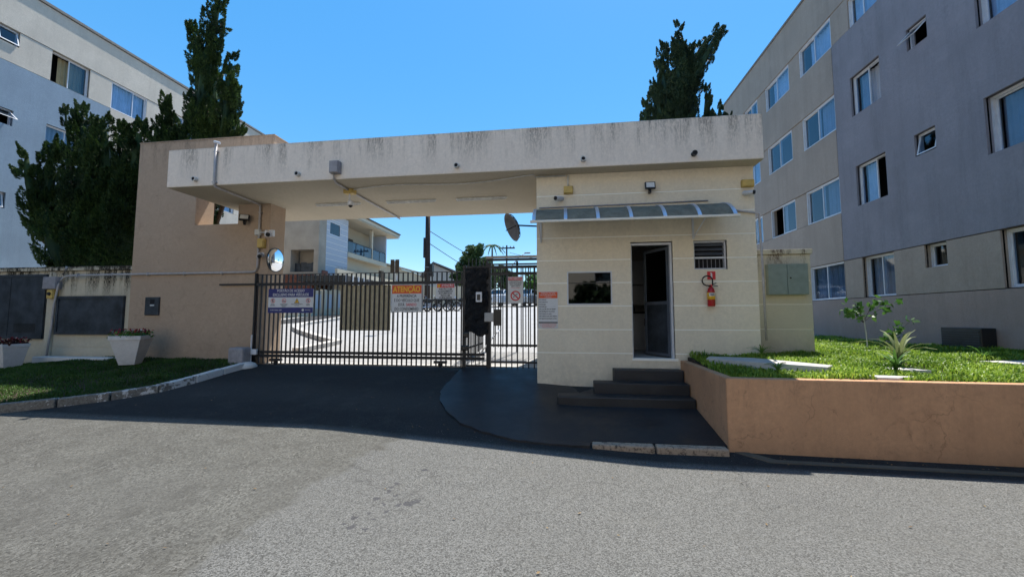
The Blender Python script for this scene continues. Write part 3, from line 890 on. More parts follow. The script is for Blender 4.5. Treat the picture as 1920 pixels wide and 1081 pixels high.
# door frame + open leaf
df = MB()
for a, b, c, d in ((1.20, 1.225, .972, 3.04), (1.885, 1.925, .972, 3.04), (1.225, 1.885, 3.0, 3.04)):
    df.prism([(a, c), (b, c), (b, d), (a, d)], .05, .13, mpG)
df.build('door_frame', M['alu'], gh)
A = R(100)
hinge = Vector((1.885, GY0 + .13, 0))
dv = Vector((-math.sin(R(28)), math.cos(R(28)), 0))        # leaf swings into the room
dn = Vector((dv.y, -dv.x, 0))
mpD = lambda u, v, w: tuple(hinge + dv * u + dn * w + Vector((0, 0, v)))
leaf = frame_mb(mpD, 0, .66, .99, 2.98, .05, -.02, .02)
leaf.prism([(.05, 1.93), (.61, 1.93), (.61, 1.99), (.05, 1.99)], -.018, .018, mpD)
leaf = leaf.build('door', M['door_grey'], gh)
MB().prism([(.05, 1.99), (.61, 1.99), (.61, 2.93), (.05, 2.93)], -.006, .006, mpD).build('pane', M['glass_dark'], leaf)
MB().prism([(.05, 1.04), (.61, 1.04), (.61, 1.93), (.05, 1.93)], -.008, .008, mpD).build('panel', M['grey_metal'], leaf)
MB().tube([mpD(.60, 1.98, -.05), mpD(.48, 1.98, -.05)], .012).build('handle', M['chrome'], leaf)
# service window with dark glass
wf = frame_mb(mpG, .055, .862, 1.92, 2.53, .022, -.006, .05).build('window', M['alu'], gh)
MB().prism([(.078, 1.944), (.838, 1.944), (.838, 2.508), (.078, 2.508)], .012, .020, mpG).build('pane', M['glass_dark'], wf)
MB().box(.078, .838, GY0 + .005, GY0 + .03, 2.31, 2.325).build('glazing_bar', M['black'], wf)
MB().tube([(.59, GY0 - .0, 2.24), (.59, GY0 - .03, 2.24), (.59, GY0 - .03, 2.19)], .008).build('latch', M['black'], wf)
# louvre window
lf = frame_mb(mpG, 2.285, 2.84, 2.535, 3.05, .028, .05, .13)
lf.prism([(2.31, 2.735), (2.815, 2.735), (2.815, 2.765), (2.31, 2.765)], .05, .12, mpG)
lf = lf.build('window', M['alu'], gh)
for i, z in enumerate((2.80, 2.88, 2.96)):
    MB().add([(2.315, GY0 + .05, z), (2.81, GY0 + .05, z), (2.81, GY0 + .12, z + .055), (2.315, GY0 + .12, z + .055),
              (2.315, GY0 + .05, z + .008), (2.81, GY0 + .05, z + .008), (2.81, GY0 + .12, z + .063), (2.315, GY0 + .12, z + .063)],
             [(0, 1, 2, 3), (4, 7, 6, 5), (0, 4, 5, 1), (1, 5, 6, 2), (2, 6, 7, 3), (3, 7, 4, 0)]).build('louvre_blade', M['door_grey'], lf)
for i in range(14):
    MB().box(2.325 + i * .035, 2.331 + i * .035, GY0 + .09, GY0 + .10, 2.565, 2.735).build('mesh_wire', M['greybox'], lf) if i % 2 == 0 else None
bx('room_shade', M['dark'], lf, 2.2, 2.95, GY0 + .145, GY0 + .15, 2.45, 3.12)
# pipes, drain spouts
for x in (-7.45, -5.17, -1.96, .36, 2.24):
    m = MB(); m.lathe([(.045, 0), (.045, .10), (.034, .10), (.034, .02)], (x, SY0 + .02, 4.50), 14, (0, -1, 0))
    sp = m.build('drain_spout', M['pvc_white'] if x != 2.24 else M['black'], gh)
    MB().lathe([(.033, 0), (.033, .004)], (x, SY0 - .07, 4.50), 14, (0, -1, 0)).build('opening', M['dark'], sp)

tw = thing('tan_wall', (-8.7, 8.5, .5), 'tall tan textured wall with a square opening under the slab end', 'wall')
mpT = lambda u, v, w: (u, 8.31 + w, v)
wall_grid(mpT, -10.50, -6.83, .2, SZ0 - .002, [(-8.83, -7.67, 3.91, 5)], .50, back=True).build('wall', M['tan'], tw)
wall_grid(mpT, -10.50, SX0 - .004, SZ0 - .002, 6.02, [(-8.83, -8.1, 3.9, 4.9)], .50, back=True).build('wall', M['tan'], tw)
bx('wall', M['tan'], tw, SX0 - .004, -6.83, 8.31, 8.81, SZ1 + .002, 6.02)
# little cap on tan wall
bx('coping', M['tan'], tw, -10.52, -6.81, 8.30, 8.82, 6.022, 6.05, .006)

# interior of the guardhouse
cb = thing('kitchen_cabinet', (1.5, 9.5, .97), 'white base and wall cabinets with dark worktop inside the guardhouse', 'cabinet')
bx('cabinet_body', M['cabinet'], cb, .6, 2.3, 9.25, 9.74, .97, 1.78)
for x in (.62, 1.03, 1.44, 1.85):
    d_ = bx('cabinet_door', M['cabinet'], cb, x, x + .40, 9.225, 9.248, 1.05, 1.76, .004)
    bx('handle', M['black'], d_, x + .34, x + .352, 9.20, 9.224, 1.5, 1.66)
bx('worktop', M['black'], cb, .58, 2.32, 9.20, 9.74, 1.782, 1.82, .004)
bx('wall_cabinet', M['cabinet'], cb, .6, 1.9, 9.40, 9.74, 2.45, 3.0)
bx('wall_cabinet', M['cabinet'], cb, .6, 1.9, 9.45, 9.74, 1.98, 2.42)
kt = thing('coffee_maker', (1.55, 9.4, 1.82), 'small black coffee maker on the dark worktop seen through the door', 'coffee maker')
MB().lathe([(.09, 0), (.10, .05), (.08, .16), (.05, .2)], (1.52, 9.42, 1.82), 12).build('jug', M['black'], kt, smooth=True)
MB().box(1.44, 1.62, 9.50, 9.60, 1.82, 2.10).build('body', M['black'], kt, bevel=.01)

# ------------------------------------------------------------------ door canopy
cn = thing('door_canopy', (1.1, 7.3, 3.6), 'curved smoky polycarbonate canopy with aluminium ribs over the guardhouse door', 'canopy')
CX = [-.50 + i * .5367 for i in range(7)]
def arc(t):   # 0 at the wall, 1 at the front
    a = t * R(62)
    y = GY0 - .012 - .70 * math.sin(a) / math.sin(R(62))
    z = 3.665 - .345 * (1 - math.cos(a)) / (1 - math.cos(R(62)))
    return y, z
for i in range(6):
    m = MB(); N = 8
    vs = []
    for j in range(N + 1):
        y, z = arc(j / N)
        vs += [(CX[i] + .01, y, z), (CX[i + 1] - .01, y, z), (CX[i + 1] - .01, y, z + .006), (CX[i] + .01, y, z + .006)]
    fs = []
    for j in range(N):
        o = 4 * j
        fs += [(o, o + 1, o + 5, o + 4), (o + 3, o + 7, o + 6, o + 2)]
    m.add(vs, fs); m.build('canopy_panel', M['poly'], cn, smooth=True)
for x in CX:
    m = MB(); vs = []; N = 8
    for j in range(N + 1):
        y, z = arc(j / N)
        vs += [(x - .028, y, z - .004), (x + .028, y, z - .004), (x + .028, y, z + .022), (x - .028, y, z + .022)]
    fs = [(0, 1, 2, 3)[::-1], (4 * N, 4 * N + 1, 4 * N + 2, 4 * N + 3)]
    for j in range(N):
        o = 4 * j
        for q in range(4): fs.append((o + q, o + (q + 1) % 4, o + 4 + (q + 1) % 4, o + 4 + q))
    m.add(vs, fs); m.build('rib', M['alu_metal'], cn)
y1, z1 = arc(1)
bx('front_rail', M['alu_warm'], cn, -.56, 2.78, y1 - .03, y1 + .02, z1 - .03, z1 + .008, .004)
bx('wall_rail', M['alu'], cn, -.47, 2.72, GY0 - .03, GY0 - .002, 3.645, 3.685)
for x in (-.42, 2.28):
    b = MB().box(x - .015, x + .015, GY0 - .03, GY0 - .001, 3.08, 3.62)
    b.tube([(x, GY0 - .02, 3.10), (x + (.0), y1 + .03, z1 - .01)], .012, 6)
    b.build('bracket', M['alu'], cn)

# ------------------------------------------------------------------ conduits and small fittings
def pipe(name, pts, r, mat, label, cat='pipe', clips=()):
    o = thing(name, pts[0], label, cat)
    MB().tube(pts, r, 8).build('tube', mat, o, smooth=True)
    for c, n in clips:
        MB().box(c[0] - n[0], c[0] + n[0], c[1] - n[1], c[1] + n[1], c[2] - n[2], c[2] + n[2]).build('clip', mat, o)
    return o
def bend(a, b, c, r=.08, n=5):
    a, b, c = Vector(a), Vector(b), Vector(c)
    p = b + (a - b).normalized() * r; q = b + (c - b).normalized() * r
    return [p.lerp(b, i / n).lerp(b.lerp(q, i / n), i / n) for i in range(n + 1)]
x = -7.0
pts = [(x, 6.95, 5.24)] + bend((x, 6.95, 5.24), (x, 6.95, 4.33), (x, 8.26, 4.33), .06) + bend((x, 6.95, 4.33), (-7.07, 8.27, 4.33), (-7.07, 8.27, 2.75), .07) + \
    bend((-7.07, 8.27, 4.33), (-7.07, 8.27, 2.74), (-12.3, 8.27, 2.73), .14) + [(-9, 8.27, 2.735), (-11, 8.27, 2.735)] + bend((-9, 8.27, 2.73), (-12.55, 8.30, 2.73), (-12.8, 8.33, 1.5), .3) + [(-12.72, 8.33, 2.0), (-12.76, 8.34, 1.4), (-12.86, 8.34, .5)]
cnd = pipe('conduit_pipe', pts, .024, M['pvc'], 'grey conduit running over the slab edge and along the tan wall', clips=[((x, 6.96, zz), (.045, .02, .012)) for zz in (5.05, 4.42)] + [((xx, 8.28, 2.735), (.012, .028, .04)) for xx in (-8, -9, -10, -11, -12)] + [((-7.07, 8.28, zz), (.04, .028, .012)) for zz in (4.15, 3.6, 3.1)])
MB().tube([(x - .02, 6.93, 5.25), (x + .10, 6.93, 5.215)], .028, 8).build('end_cap', M['white'], cnd)
pipe('conduit_pipe', [(-12.42, 8.33, 2.97), (-12.44, 8.33, 2.9), (-12.52, 8.33, 2.76)], .026, M['pvc'], 'short grey conduit elbow rising over the stained low wall')
pipe('conduit_pipe', [(-4.40, 6.93, 4.50), (-4.40, 6.95, 4.36), (-4.44, 7.1, 4.335), (-4.44, 7.6, 4.335), (-4.36, 9.97, 4.335)], .022, M['pvc'], 'grey conduit crossing the soffit from the grey fascia box')
wire = [(-4.44 + (3.9) * t, 7.6 - .35 * t - .12 * math.sin(t * 7), 4.345) for t in [i / 14 for i in range(15)]] + [(-.54, 7.26, 4.33), (.05, 7.27, 4.33)]
pipe('cable', wire, .012, M['pvc_white'], 'thin white cable sagging along the soffit to the guardhouse', 'cable')
pipe('conduit_pipe', [(.09, 7.275, 4.33), (.09, 7.275, 4.12)], .016, M['pvc_white'], 'short white conduit dropping to the left yellow wall box')
pipe('conduit_pipe', [(2.8, 7.275, 3.60), (3.38, 7.275, 3.50), (3.40, 7.28, 2.6), (3.41, 7.28, 1.3)], .02, M['pvc'], 'grey pipe from canopy end down the guardhouse right corner')
pipe('ledge_strip', [(-.45, 7.28, 3.735), (1.0, 7.28, 3.745), (2.55, 7.28, 3.76)], .012, M['greybox'], 'thin dark strip on the wall just above the door canopy', 'strip')

def boxfit(name, x0, x1, y0, y1, z0, z1, mat, label, cat='junction box', lid=None):
    o = thing(name, ((x0 + x1) / 2, y1, z0), label, cat)
    MB().box(x0, x1, y0 + .02, y1, z0, z1).build('box_body', mat, o, bevel=.008)
    MB().box(x0 + .008, x1 - .008, y0, y0 + .018, z0 + .008, z1 - .008).build('lid', lid or mat, o, bevel=.006)
    return o
boxfit('junction_box', .01, .18, 7.21, 7.299, 3.98, 4.12, M['yellowbox'], 'yellow junction box above the left end of the door canopy')
boxfit('junction_box', 3.11, 3.31, 7.21, 7.299, 3.97, 4.10, M['yellowbox'], 'yellow junction box at the top right corner of the guardhouse')
boxfit('junction_box', -7.06, -6.90, 8.20, 8.309, 3.30, 3.52, M['yellowbox'], 'yellow junction box on the conduit of the tan wall')
boxfit('junction_box', -4.46, -4.27, 6.86, 6.988, 4.46, 4.70, M['greybox'], 'grey square box on the front edge of the slab')
boxfit('junction_box', -13.02, -12.62, 8.26, 8.399, 2.40, 2.71, M['greybox'], 'grey electrical box on the stained wall between the dark panels')
yb = boxfit('junction_box', -12.89, -12.70, 8.27, 8.399, 2.16, 2.385, M['yellowbox'], 'small yellow box with black knob under the grey electrical box')
MB().lathe([(.045, 0), (.04, .03)], (-12.79, 8.27, 2.28), 10, (0, -1, 0)).build('knob', M['black'], yb)
boxfit('junction_box', -4.55, -4.33, 7.52, 7.68, 4.27, 4.368, M['yellowbox'], 'beige ceiling box under the slab above the hanging camera')
mb_ = boxfit('meter_box', -10.03, -9.64, 8.27, 8.309, 1.74, 2.18, M['grey_metal'], 'dark grey meter box with small window on the tan wall', 'meter box')
bx('meter_window', M['dark'], mb_, -9.87, -9.76, 8.262, 8.269, 2.02, 2.12)
bx('label_plate', M['signwhite'], mb_, -9.87, -9.76, 8.262, 8.269, 1.965, 1.995)

def floodlight(c, rz, tilt, label, s=1.0):
    o = thing('floodlight', c, label, 'floodlight', rz=rz)
    T = Matrix.Translation(Vector(c)) @ Matrix.Rotation(rz, 4, 'Z') @ Matrix.Rotation(tilt, 4, 'X')
    def part(nm, mat, x0, x1, y0, y1, z0, z1, bev=.004):
        m = MB().box(x0 * s, x1 * s, y0 * s, y1 * s, z0 * s, z1 * s)
        m.v = [tuple(T @ Vector(v)) for v in m.v]
        m.build(nm, mat, o, bevel=bev)
    part('housing', M['black'], -.09, .09, -.05, 0, -.065, .065, .006)
    part('diffuser', M['lamp'], -.07, .07, -.056, -.051, -.047, .047, 0)
    part('bracket', M['black'], -.02, .02, 0.0, .08, -.11, -.02)
    return o
floodlight((1.545, 7.21, 4.04), 0, R(-12), 'small black square floodlight above the guardhouse door')
fl = floodlight((-7.40, 8.20, 4.0), R(28), R(-25), 'tilted black floodlight on the tan wall beside the opening', 1.15)

def bullet(base, d, label, s=1.0, body='lightgrey'):
    o = thing('security_camera', base, label, 'security camera')
    base = Vector(base); d = Vector(d).normalized()
    MB().lathe([(.045 * s, 0), (.045 * s, .02 * s)], base, 12, (0, -1, 0)).build('mount', M['white'], o)
    k = base + Vector((0, -.07 * s, -.01))
    MB().tube([base, k], .014 * s, 8).build('arm', M['white'], o)
    MB().lathe([(.0, 0), (.035 * s, 0), (.04 * s, .02 * s), (.04 * s, .15 * s), (.036 * s, .155 * s)], k - d * .05 * s, 14, d).build('body', M[body], o, smooth=False)
    MB().lathe([(.036 * s, 0), (.036 * s, .025 * s), (.02 * s, .03 * s)], k + d * .107 * s, 14, d).build('lens', M['black'], o)
    return o
bullet((-.05, 7.299, 3.90), (-.75, -.6, -.12), 'white bullet camera under the left yellow box of the guardhouse')
bullet((3.17, 7.299, 3.87), (.75, -.6, -.12), 'white bullet camera under the right yellow box of the guardhouse')
bullet((-6.98, 8.309, 3.15), (.5, -.7, -.35), 'small dark-fronted camera below the yellow box on the tan wall', 1.2, 'lightgrey')
cmx = bullet((-6.72, 8.22, 3.64), (.55, -.7, -.45), 'white camera at the end of the short arm near the tan wall corner', 1.3, 'white')
MB().tube([(-7.08, 8.22, 3.66), (-6.72, 8.22, 3.66)], .016, 8).build('arm', M['pvc_white'], cmx)
boxfit('camera_box', -6.83, -6.62, 8.14, 8.22, 3.55, 3.70, M['white'], 'white junction box at the tan wall column corner', 'box')
boxfit('conduit_box', -7.14, -7.0, 8.2, 8.26, 3.60, 3.74, M['pvc_white'], 'small white conduit box on the vertical pipe', 'box')
pt = thing('dome_camera', (-4.42, 7.6, 4.27), 'white dome camera hanging under the slab', 'dome camera')
MB().tube([(-4.44, 7.6, 4.27), (-4.44, 7.6, 4.16), (-4.40, 7.56, 4.10)], .02, 8).build('arm', M['white'], pt)
MB().lathe([(.0, 0), (.05, .01), (.06, .05), (.05, .10), (.0, .12)], (-4.38, 7.54, 4.0), 14).build('dome', M['white'], pt, smooth=True)
MB().lathe([(.0, -.05), (.035, -.035), (.045, 0)], (-4.38, 7.54, 4.01), 14).build('lens', M['black'], pt, smooth=True)

# unlit tube lights on the soffit
for x0, x1, lab in ((-5.81, -4.69, 'leftmost'), (-4.05, -2.87, 'middle'), (-2.40, -1.24, 'rightmost')):
    o = thing('tube_light', ((x0 + x1) / 2, 8.5, 4.36), '%s of the three long white tube lights under the slab' % lab, 'tube light', 'tube lights under the slab')
    bx('housing', M['lamp'], o, x0, x1, 8.47, 8.53, 4.335, 4.369, .004)
    MB().tube([(x0 + .02, 8.5, 4.315), (x1 - .02, 8.5, 4.315)], .015, 8).build('tube', M['lamp'], o, smooth=True)
# satellite dish
dsh = thing('satellite_dish', (-.5, 7.35, 3.38), 'grey mesh satellite dish on an arm at the guardhouse left wall', 'satellite dish')
dax = Vector((-.84, -.40, -.42)).normalized()
dc = Vector((-.88, 7.25, 3.41))
prof = [(.0, .0)] + [(.265 * t, .10 * t * t) for t in (.2, .4, .6, .8, 1.0)] + [(.275, .105), (.265, .09)] + [(.265 * t, .10 * t * t - .012) for t in (.8, .6, .4, .2)] + [(.0, -.012)]
MB().lathe(prof, dc, 28, dax).build('reflector', M['metaldish'], dsh, smooth=True)
for k in range(1, 5):
    MB().lathe([(.058 * k + .008, .0), (.058 * k - .004, .0), (.058 * k - .004, .006), (.058 * k + .008, .006)], dc - dax * (-.10 * (.2 * k) ** 2 + .016), 24, dax, False).build('ring', M['black_metal'], dsh)
MB().tube([dc - dax * .01, (-.5, 7.4, 3.42)], .015, 8).build('arm', M['black_metal'], dsh)
MB().tube([dc - dax * .01, dc + dax * .22 + Vector((0, 0, -.02))], .01, 6).build('feed_arm', M['black_metal'], dsh)

# ------------------------------------------------------------------ fire extinguisher, signs on guardhouse
ex = thing('fire_extinguisher', (2.52, 7.2, 1.9), 'red fire extinguisher with black hose loop hanging on the cream wall', 'fire extinguisher')
MB().lathe([(.055, 0), (.062, .008), (.062, .255), (.05, .30), (.028, .325), (.022, .34)], (2.525, 7.225, 1.885), 20).build('cylinder', M['red'], ex, smooth=True)
MB().lathe([(.0635, .115), (.0635, .235)], (2.525, 7.225, 1.885), 20).build('label_band', M['yellow'], ex, smooth=True)
lb = MB(); N = 8
for i in range(N):
    a0 = R(-140 + i * 100 / N) ; a1 = R(-140 + (i + 1) * 100 / N)
    p = lambda a, z: (2.525 + .0646 * math.cos(a), 7.225 + .0646 * math.sin(a), z)
    lb.add([p(a0, 2.06), p(a1, 2.06), p(a1, 2.115), p(a0, 2.115)], [(0, 1, 2, 3)])
lb.build('label_plate', M['signwhite'], ex)
for i, z in enumerate((2.10, 2.085, 2.072)):
    bx('label_print', M['ink'] if i else M['navy'], ex, 2.49, 2.555, 7.1585, 7.1595, z, z + .006)
MB().box(2.505, 2.545, 7.20, 7.25, 2.22, 2.26).build('valve', M['signred'], ex, bevel=.004)
MB().box(2.52, 2.62, 7.21, 7.24, 2.262, 2.272, Matrix.Rotation(R(-28), 3, 'Y')).build('handle', M['black'], ex)
MB().box(2.53, 2.64, 7.21, 7.24, 2.235, 2.245, Matrix.Rotation(R(8), 3, 'Y')).build('handle', M['black'], ex)
hose = [(2.545 - .0 + 0, 7.20, 2.25)] + [(2.46 + .085 * math.cos(R(a)), 7.19, 2.325 + .085 * math.sin(R(a))) for a in range(-10, 290, 18)] + [(2.50, 7.2, 2.235), (2.52, 7.2, 2.235)]
MB().tube(hose, .0115, 8).build('hose', M['rubber'], ex, smooth=True)
es = thing('extinguisher_sign', (2.565, 7.3, 2.36), 'small red square sign with white extinguisher symbol', 'sign')
bx('plate', M['signred'], es, 2.497, 2.633, 7.292, 7.2985, 2.355, 2.497)
bx('symbol', M['signwhite'], es, 2.553, 2.579, 7.289, 7.2915, 2.37, 2.46)
bx('symbol', M['signwhite'], es, 2.545, 2.573, 7.289, 7.2915, 2.465, 2.475)

ws = thing('rules_sign', (-.30, 7.3, 1.5), 'white rules sign with red header and list of numbered lines beside the gate', 'sign')
bx('plate', M['signwhite'], ws, -.478, -.115, 7.290, 7.2985, 1.49, 2.17)
bx('frame_line', M['ink'], ws, -.470, -.466, 7.288, 7.2896, 1.50, 2.16)
bx('header', M['orange'], ws, -.468, -.123, 7.287, 7.2896, 2.045, 2.16)
RT, UP = (1, 0, 0), (0, 0, 1)
yS = 7.2865
text('ATENÇÃO AO USO', .036, M['signwhite'], ws, (-.295, yS, 2.137), RT, UP, sx=.82)
text('DESTE EQUIPAMENTO', .036, M['signwhite'], ws, (-.295, yS, 2.102), RT, UP, sx=.82)
text('E ACESSO', .034, M['signwhite'], ws, (-.295, yS, 2.067), RT, UP, sx=.82)
lines_ = ['Visitantes', 'Prestadores', 'Entregas', 'Mudanças', 'O portão deve ser fechado', 'Identifique-se na portaria', 'Somente com aviso', 'Proibido entrar sem cadastro', 'Aguarde autorização ao lado']
for i, t in enumerate(lines_):
    z = 2.018 - i * .043
    MB().lathe([(.011, 0), (.011, .002)], (-.443, 7.2895, z), 10, (0, -1, 0)).build('bullet_mark', M['ink'], ws)
    text(t, .030, M['ink'], ws, (-.42, 7.289, z), RT, UP, 'LEFT', sx=.8, bold=.0008)
bx('black_bar', M['ink'], ws, -.468, -.123, 7.287, 7.2896, 1.588, 1.61)
text('O CONDOMÍNIO AGRADECE', .028, M['signred'], ws, (-.295, 7.289, 1.565), RT, UP, sx=.8)
text('A SUA COLABORAÇÃO E A DE', .026, M['signred'], ws, (-.295, 7.289, 1.54), RT, UP, sx=.8)
text('TODOS OS MORADORES', .026, M['signred'], ws, (-.295, 7.289, 1.515), RT, UP, sx=.8)

# ------------------------------------------------------------------ sliding gate
YG = 8.20
gt = thing('sliding_gate', (-4.5, YG, .62), 'black vertical-bar sliding vehicle gate under the slab', 'gate')
BX0, BX1, NB = -6.98, -2.17, 45
src = bx('bar', M['black_metal'], gt, -.0135, .0135, YG - .012, YG + .012, .66, 2.66)
src.location = (BX0, 0, 0); src.matrix_parent_inverse = wmat(gt).inverted()
for i in range(1, NB):
    share('bar', src, gt, (BX0 + (BX1 - BX0) * i / (NB - 1), 0, 0))
bx('top_rail', M['black_metal'], gt, -7.02, -2.08, YG - .03, YG - .0125, 2.41, 2.475)
bx('cap_rail', M['black_metal'], gt, -7.0, -2.10, YG - .016, YG + .016, 2.661, 2.675)
bx('bottom_rail', M['black_metal'], gt, -7.02, -1.66, YG - .034, YG - .0125, .885, .945)
bx('bottom_rail', M['black_metal'], gt, -7.02, -1.66, YG - .034, YG - .0125, .80, .865)
bx('end_post', M['black_metal'], gt, -7.04, -6.995, YG - .03, YG + .03, .62, 2.70)
bx('end_post', M['black_metal'], gt, -2.14, -2.07, YG - .032, YG + .032, .62, 2.80)
for xw in (-6.45, -2.62):
    w = MB().box(xw - .14, xw + .14, YG - .035, YG + .035, .72, .77).build('wheel_housing', M['black_metal'], gt)
    MB().lathe([(.05, 0), (.05, .03)], (xw, YG + .015, .69), 14, (0, -1, 0)).build('wheel', M['rubber'], w)
# thin guide bar over the tan wall
gb = thing('guide_bar', (-7.5, 8.27, 2.46), 'thin black guide bar fixed across the tan wall beside the gate', 'bar')
bx('bar_body', M['black_metal'], gb, -8.03, -7.045, 8.255, 8.285, 2.44, 2.475)
# brown sheet fixed to the gate
bs = thing('brown_sheet', (-4.35, 8.22, 1.41), 'plain brown rectangular sheet fastened behind the gate bars', 'board')
bx('sheet', M['brownsheet'], bs, -4.95, -3.77, 8.218, 8.23, 1.405, 2.40)
# black plastic sheet panel + bars under
bp = thing('covered_panel', (-1.85, YG, .62), 'narrow gate section covered with wrinkled black plastic sheet', 'gate panel')
m = MB(); nx, nz = 12, 34
vs = []
for j in range(nz + 1):
    for i in range(nx + 1):
        u = i / nx; v = j / nz
        zb = 1.34 + .05 * math.sin(u * 7)
        w = .035 * math.sin(v * 17 + u * 5) * math.sin(u * 9 + v * 3) + .02 * math.sin(v * 41 - u * 13)
        vs.append((-2.08 + .5 * u, YG - .06 + w, zb + (2.74 - zb) * v))
fs = [(j * (nx + 1) + i, j * (nx + 1) + i + 1, (j + 1) * (nx + 1) + i + 1, (j + 1) * (nx + 1) + i) for j in range(nz) for i in range(nx)]
m.add(vs, fs); so = m.build('plastic_sheet', M['blacksheet'], bp, smooth=True)
sm_ = so.modifiers.new('solidify', 'SOLIDIFY'); sm_.thickness = .004
for i in range(6):
    bx('bar', M['black_metal'], bp, -2.02 + i * .08 - .008, -2.02 + i * .08 + .008, YG - .01, YG + .01, .68, 2.95)
bx('rail', M['black_metal'], bp, -2.06, -1.625, YG - .018, YG + .018, 2.74, 2.78)
bx('rail', M['black_metal'], bp, -2.06, -1.625, YG - .018, YG + .018, .66, .70)
for k in range(2):
    m = MB(); m.box(-2.12 - .04 * k, -1.99, YG - .10, YG - .04, 1.27 - k * .27, 1.38 - k * .27)
    m.build('bracket', M['black'], bp, bevel=.02)
ic = thing('intercom', (-1.76, 8.09, 2.01), 'small white intercom with black centre on the black plastic panel', 'intercom')
bx('case', M['white'], ic, -1.83, -1.70, 8.06, 8.09, 2.01, 2.22, .008)
bx('screen', M['black'], ic, -1.805, -1.735, 8.054, 8.0595, 2.05, 2.17)
# inclined handrail behind the panel
pipe('handrail', [(-1.98, 8.5, .72), (-1.62, 9.6, 1.35), (-1.62, 10.1, 1.4)], .018, M['alu'], 'sloping pale handrail seen low behind the covered panel', 'handrail')

# ------------------------------------------------------------------ pedestrian gate
pg = thing('pedestrian_gate', (-1.05, YG, .62), 'black barred pedestrian gate between the covered panel and the guardhouse', 'gate')
bx('post', M['black_metal'], pg, -1.62, -1.53, YG - .045, YG + .045, .58, 2.84)
bx('post', M['black_metal'], pg, -.555, -.515, YG - .03, YG + .03, .58, 2.80)
src = bx('bar', M['black_metal'], pg, -.0115, .0115, YG - .011, YG + .011, .64, 2.76)
src.location = (-1.44, 0, 0); src.matrix_parent_inverse = wmat(pg).inverted()
for i in range(1, 8): share('bar', src, pg, (-1.44 + i * .117, 0, 0))
for z0, z1 in ((2.72, 2.78), (2.58, 2.625), (1.105, 1.135), (.745, .785)):
    bx('rail', M['black_metal'], pg, -1.525, -.56, YG - .026, YG - .0115, z0, z1)
lk = boxfit('gate_lock', -1.66, -1.46, YG - .09, YG - .046, 1.60, 1.79, M['concrete'], 'beige lock box on the black pedestrian gate post', 'lock')
bx('keypad_box', M['black'], pg, -1.455, -1.30, YG - .07, YG - .028, 1.52, 1.86, .006)
# inner gate and cage
ig = thing('inner_gate', (-1.2, 10.2, .8), 'taller black barred inner gate with top rails behind the pedestrian gate', 'gate')
src = bx('bar', M['black_metal'], ig, -.012, .012, 10.19, 10.21, .92, 3.02)
src.location = (-1.95, 0, 0); src.matrix_parent_inverse = wmat(ig).inverted()
for i in range(1, 13): share('bar', src, ig, (-1.95 + i * .12, 0, 0))
for z0, z1 in ((3.17, 3.23), (3.06, 3.10), (2.84, 2.87), (.94, .98)):
    bx('rail', M['black_metal'], ig, -2.03, -.50, 10.17, 10.188, z0, z1)
bx('post', M['black_metal'], ig, -2.05, -1.98, 10.165, 10.235, .8, 3.16)
bx('post', M['black_metal'], ig, -1.24, -1.19, 10.17, 10.23, .8, 3.16)
bx('cross_pipe', M['pvc'], ig, -2.03, -.50, 10.1, 10.16, 3.235, 3.29)
sf = thing('side_railing', (-2.05, 9.3, .7), 'black side railing joining the outer gate and the inner gate', 'railing')
src = bx('bar', M['black_metal'], sf, -.01, .01, -.01, .01, 0, 2.05)
src.location = (-2.10, 8.35, .75); src.matrix_parent_inverse = wmat(sf).inverted()
for i in range(1, 14): share('bar', src, sf, (-2.10, 8.35 + i * .135, .75 + i * .011))
bx('rail', M['black_metal'], sf, -2.125, -2.11, 8.25, 10.16, 2.78, 2.82)
bx('rail', M['black_metal'], sf, -2.125, -2.11, 8.25, 10.16, 1.0, 1.04)

# ------------------------------------------------------------------ signs on the gate
def plate(name, x0, x1, z0, z1, label, cat='sign', y=8.155):
    o = thing(name, ((x0 + x1) / 2, y, z0), label, cat)
    bx('plate', M['signwhite'], o, x0, x1, y, y + .008, z0, z1)
    return o
ys = 8.1535
ac = plate('access_sign', -6.66, -5.56, 1.79, 2.335, 'navy and white vehicle access sign with four warning symbols on the gate', y=8.155)
bx('blue_band', M['navy'], ac, -6.66, -5.56, 8.151, 8.1545, 2.145, 2.335)
bx('blue_band', M['navy'], ac, -6.66, -5.56, 8.151, 8.1545, 1.79, 1.915)
text('PORTÃO DE ACESSO', .083, M['signwhite'], ac, (-6.11, 8.1505, 2.288), RT, UP, sx=.86, bold=.0005)
text('EXCLUSIVO PARA VEÍCULOS', .083, M['signwhite'], ac, (-6.11, 8.1505, 2.198), RT, UP, sx=.83, bold=.0015)
text('PORTARIA 24H', .045, M['signwhite'], ac, (-6.60, 8.1505, 1.853), RT, UP, 'LEFT', sx=.95)
MB().lathe([(.028, 0), (.028, .002)], (-5.80, 8.151, 1.855), 14, (0, -1, 0)).build('emblem', M['signwhite'], ac)
text('NOVA VIDA', .036, M['signwhite'], ac, (-5.75, 8.1505, 1.855), RT, UP, 'LEFT', sx=.7)
def ring(cx, cz, r, mat, parent, y=8.1545, w=.009, slash=True):
    MB().lathe([(r, 0), (r, .002), (r - w, .002), (r - w, 0)], (cx, y, cz), 24, (0, -1, 0), False).build('symbol_ring', mat, parent)
    if slash:
        MB().box(cx - r + .004, cx + r - .004, y - .0028, y - .0022, cz - w / 2, cz + w / 2, Matrix.Rotation(R(45), 3, 'Y')).build('symbol_slash', mat, parent)
for cx in (-6.545, -6.27, -5.68): ring(cx, 2.065, .052, M['signred'], ac)
text('E', .085, M['ink'], ac, (-6.545, 8.1540, 2.065), RT, UP, bold=.003)
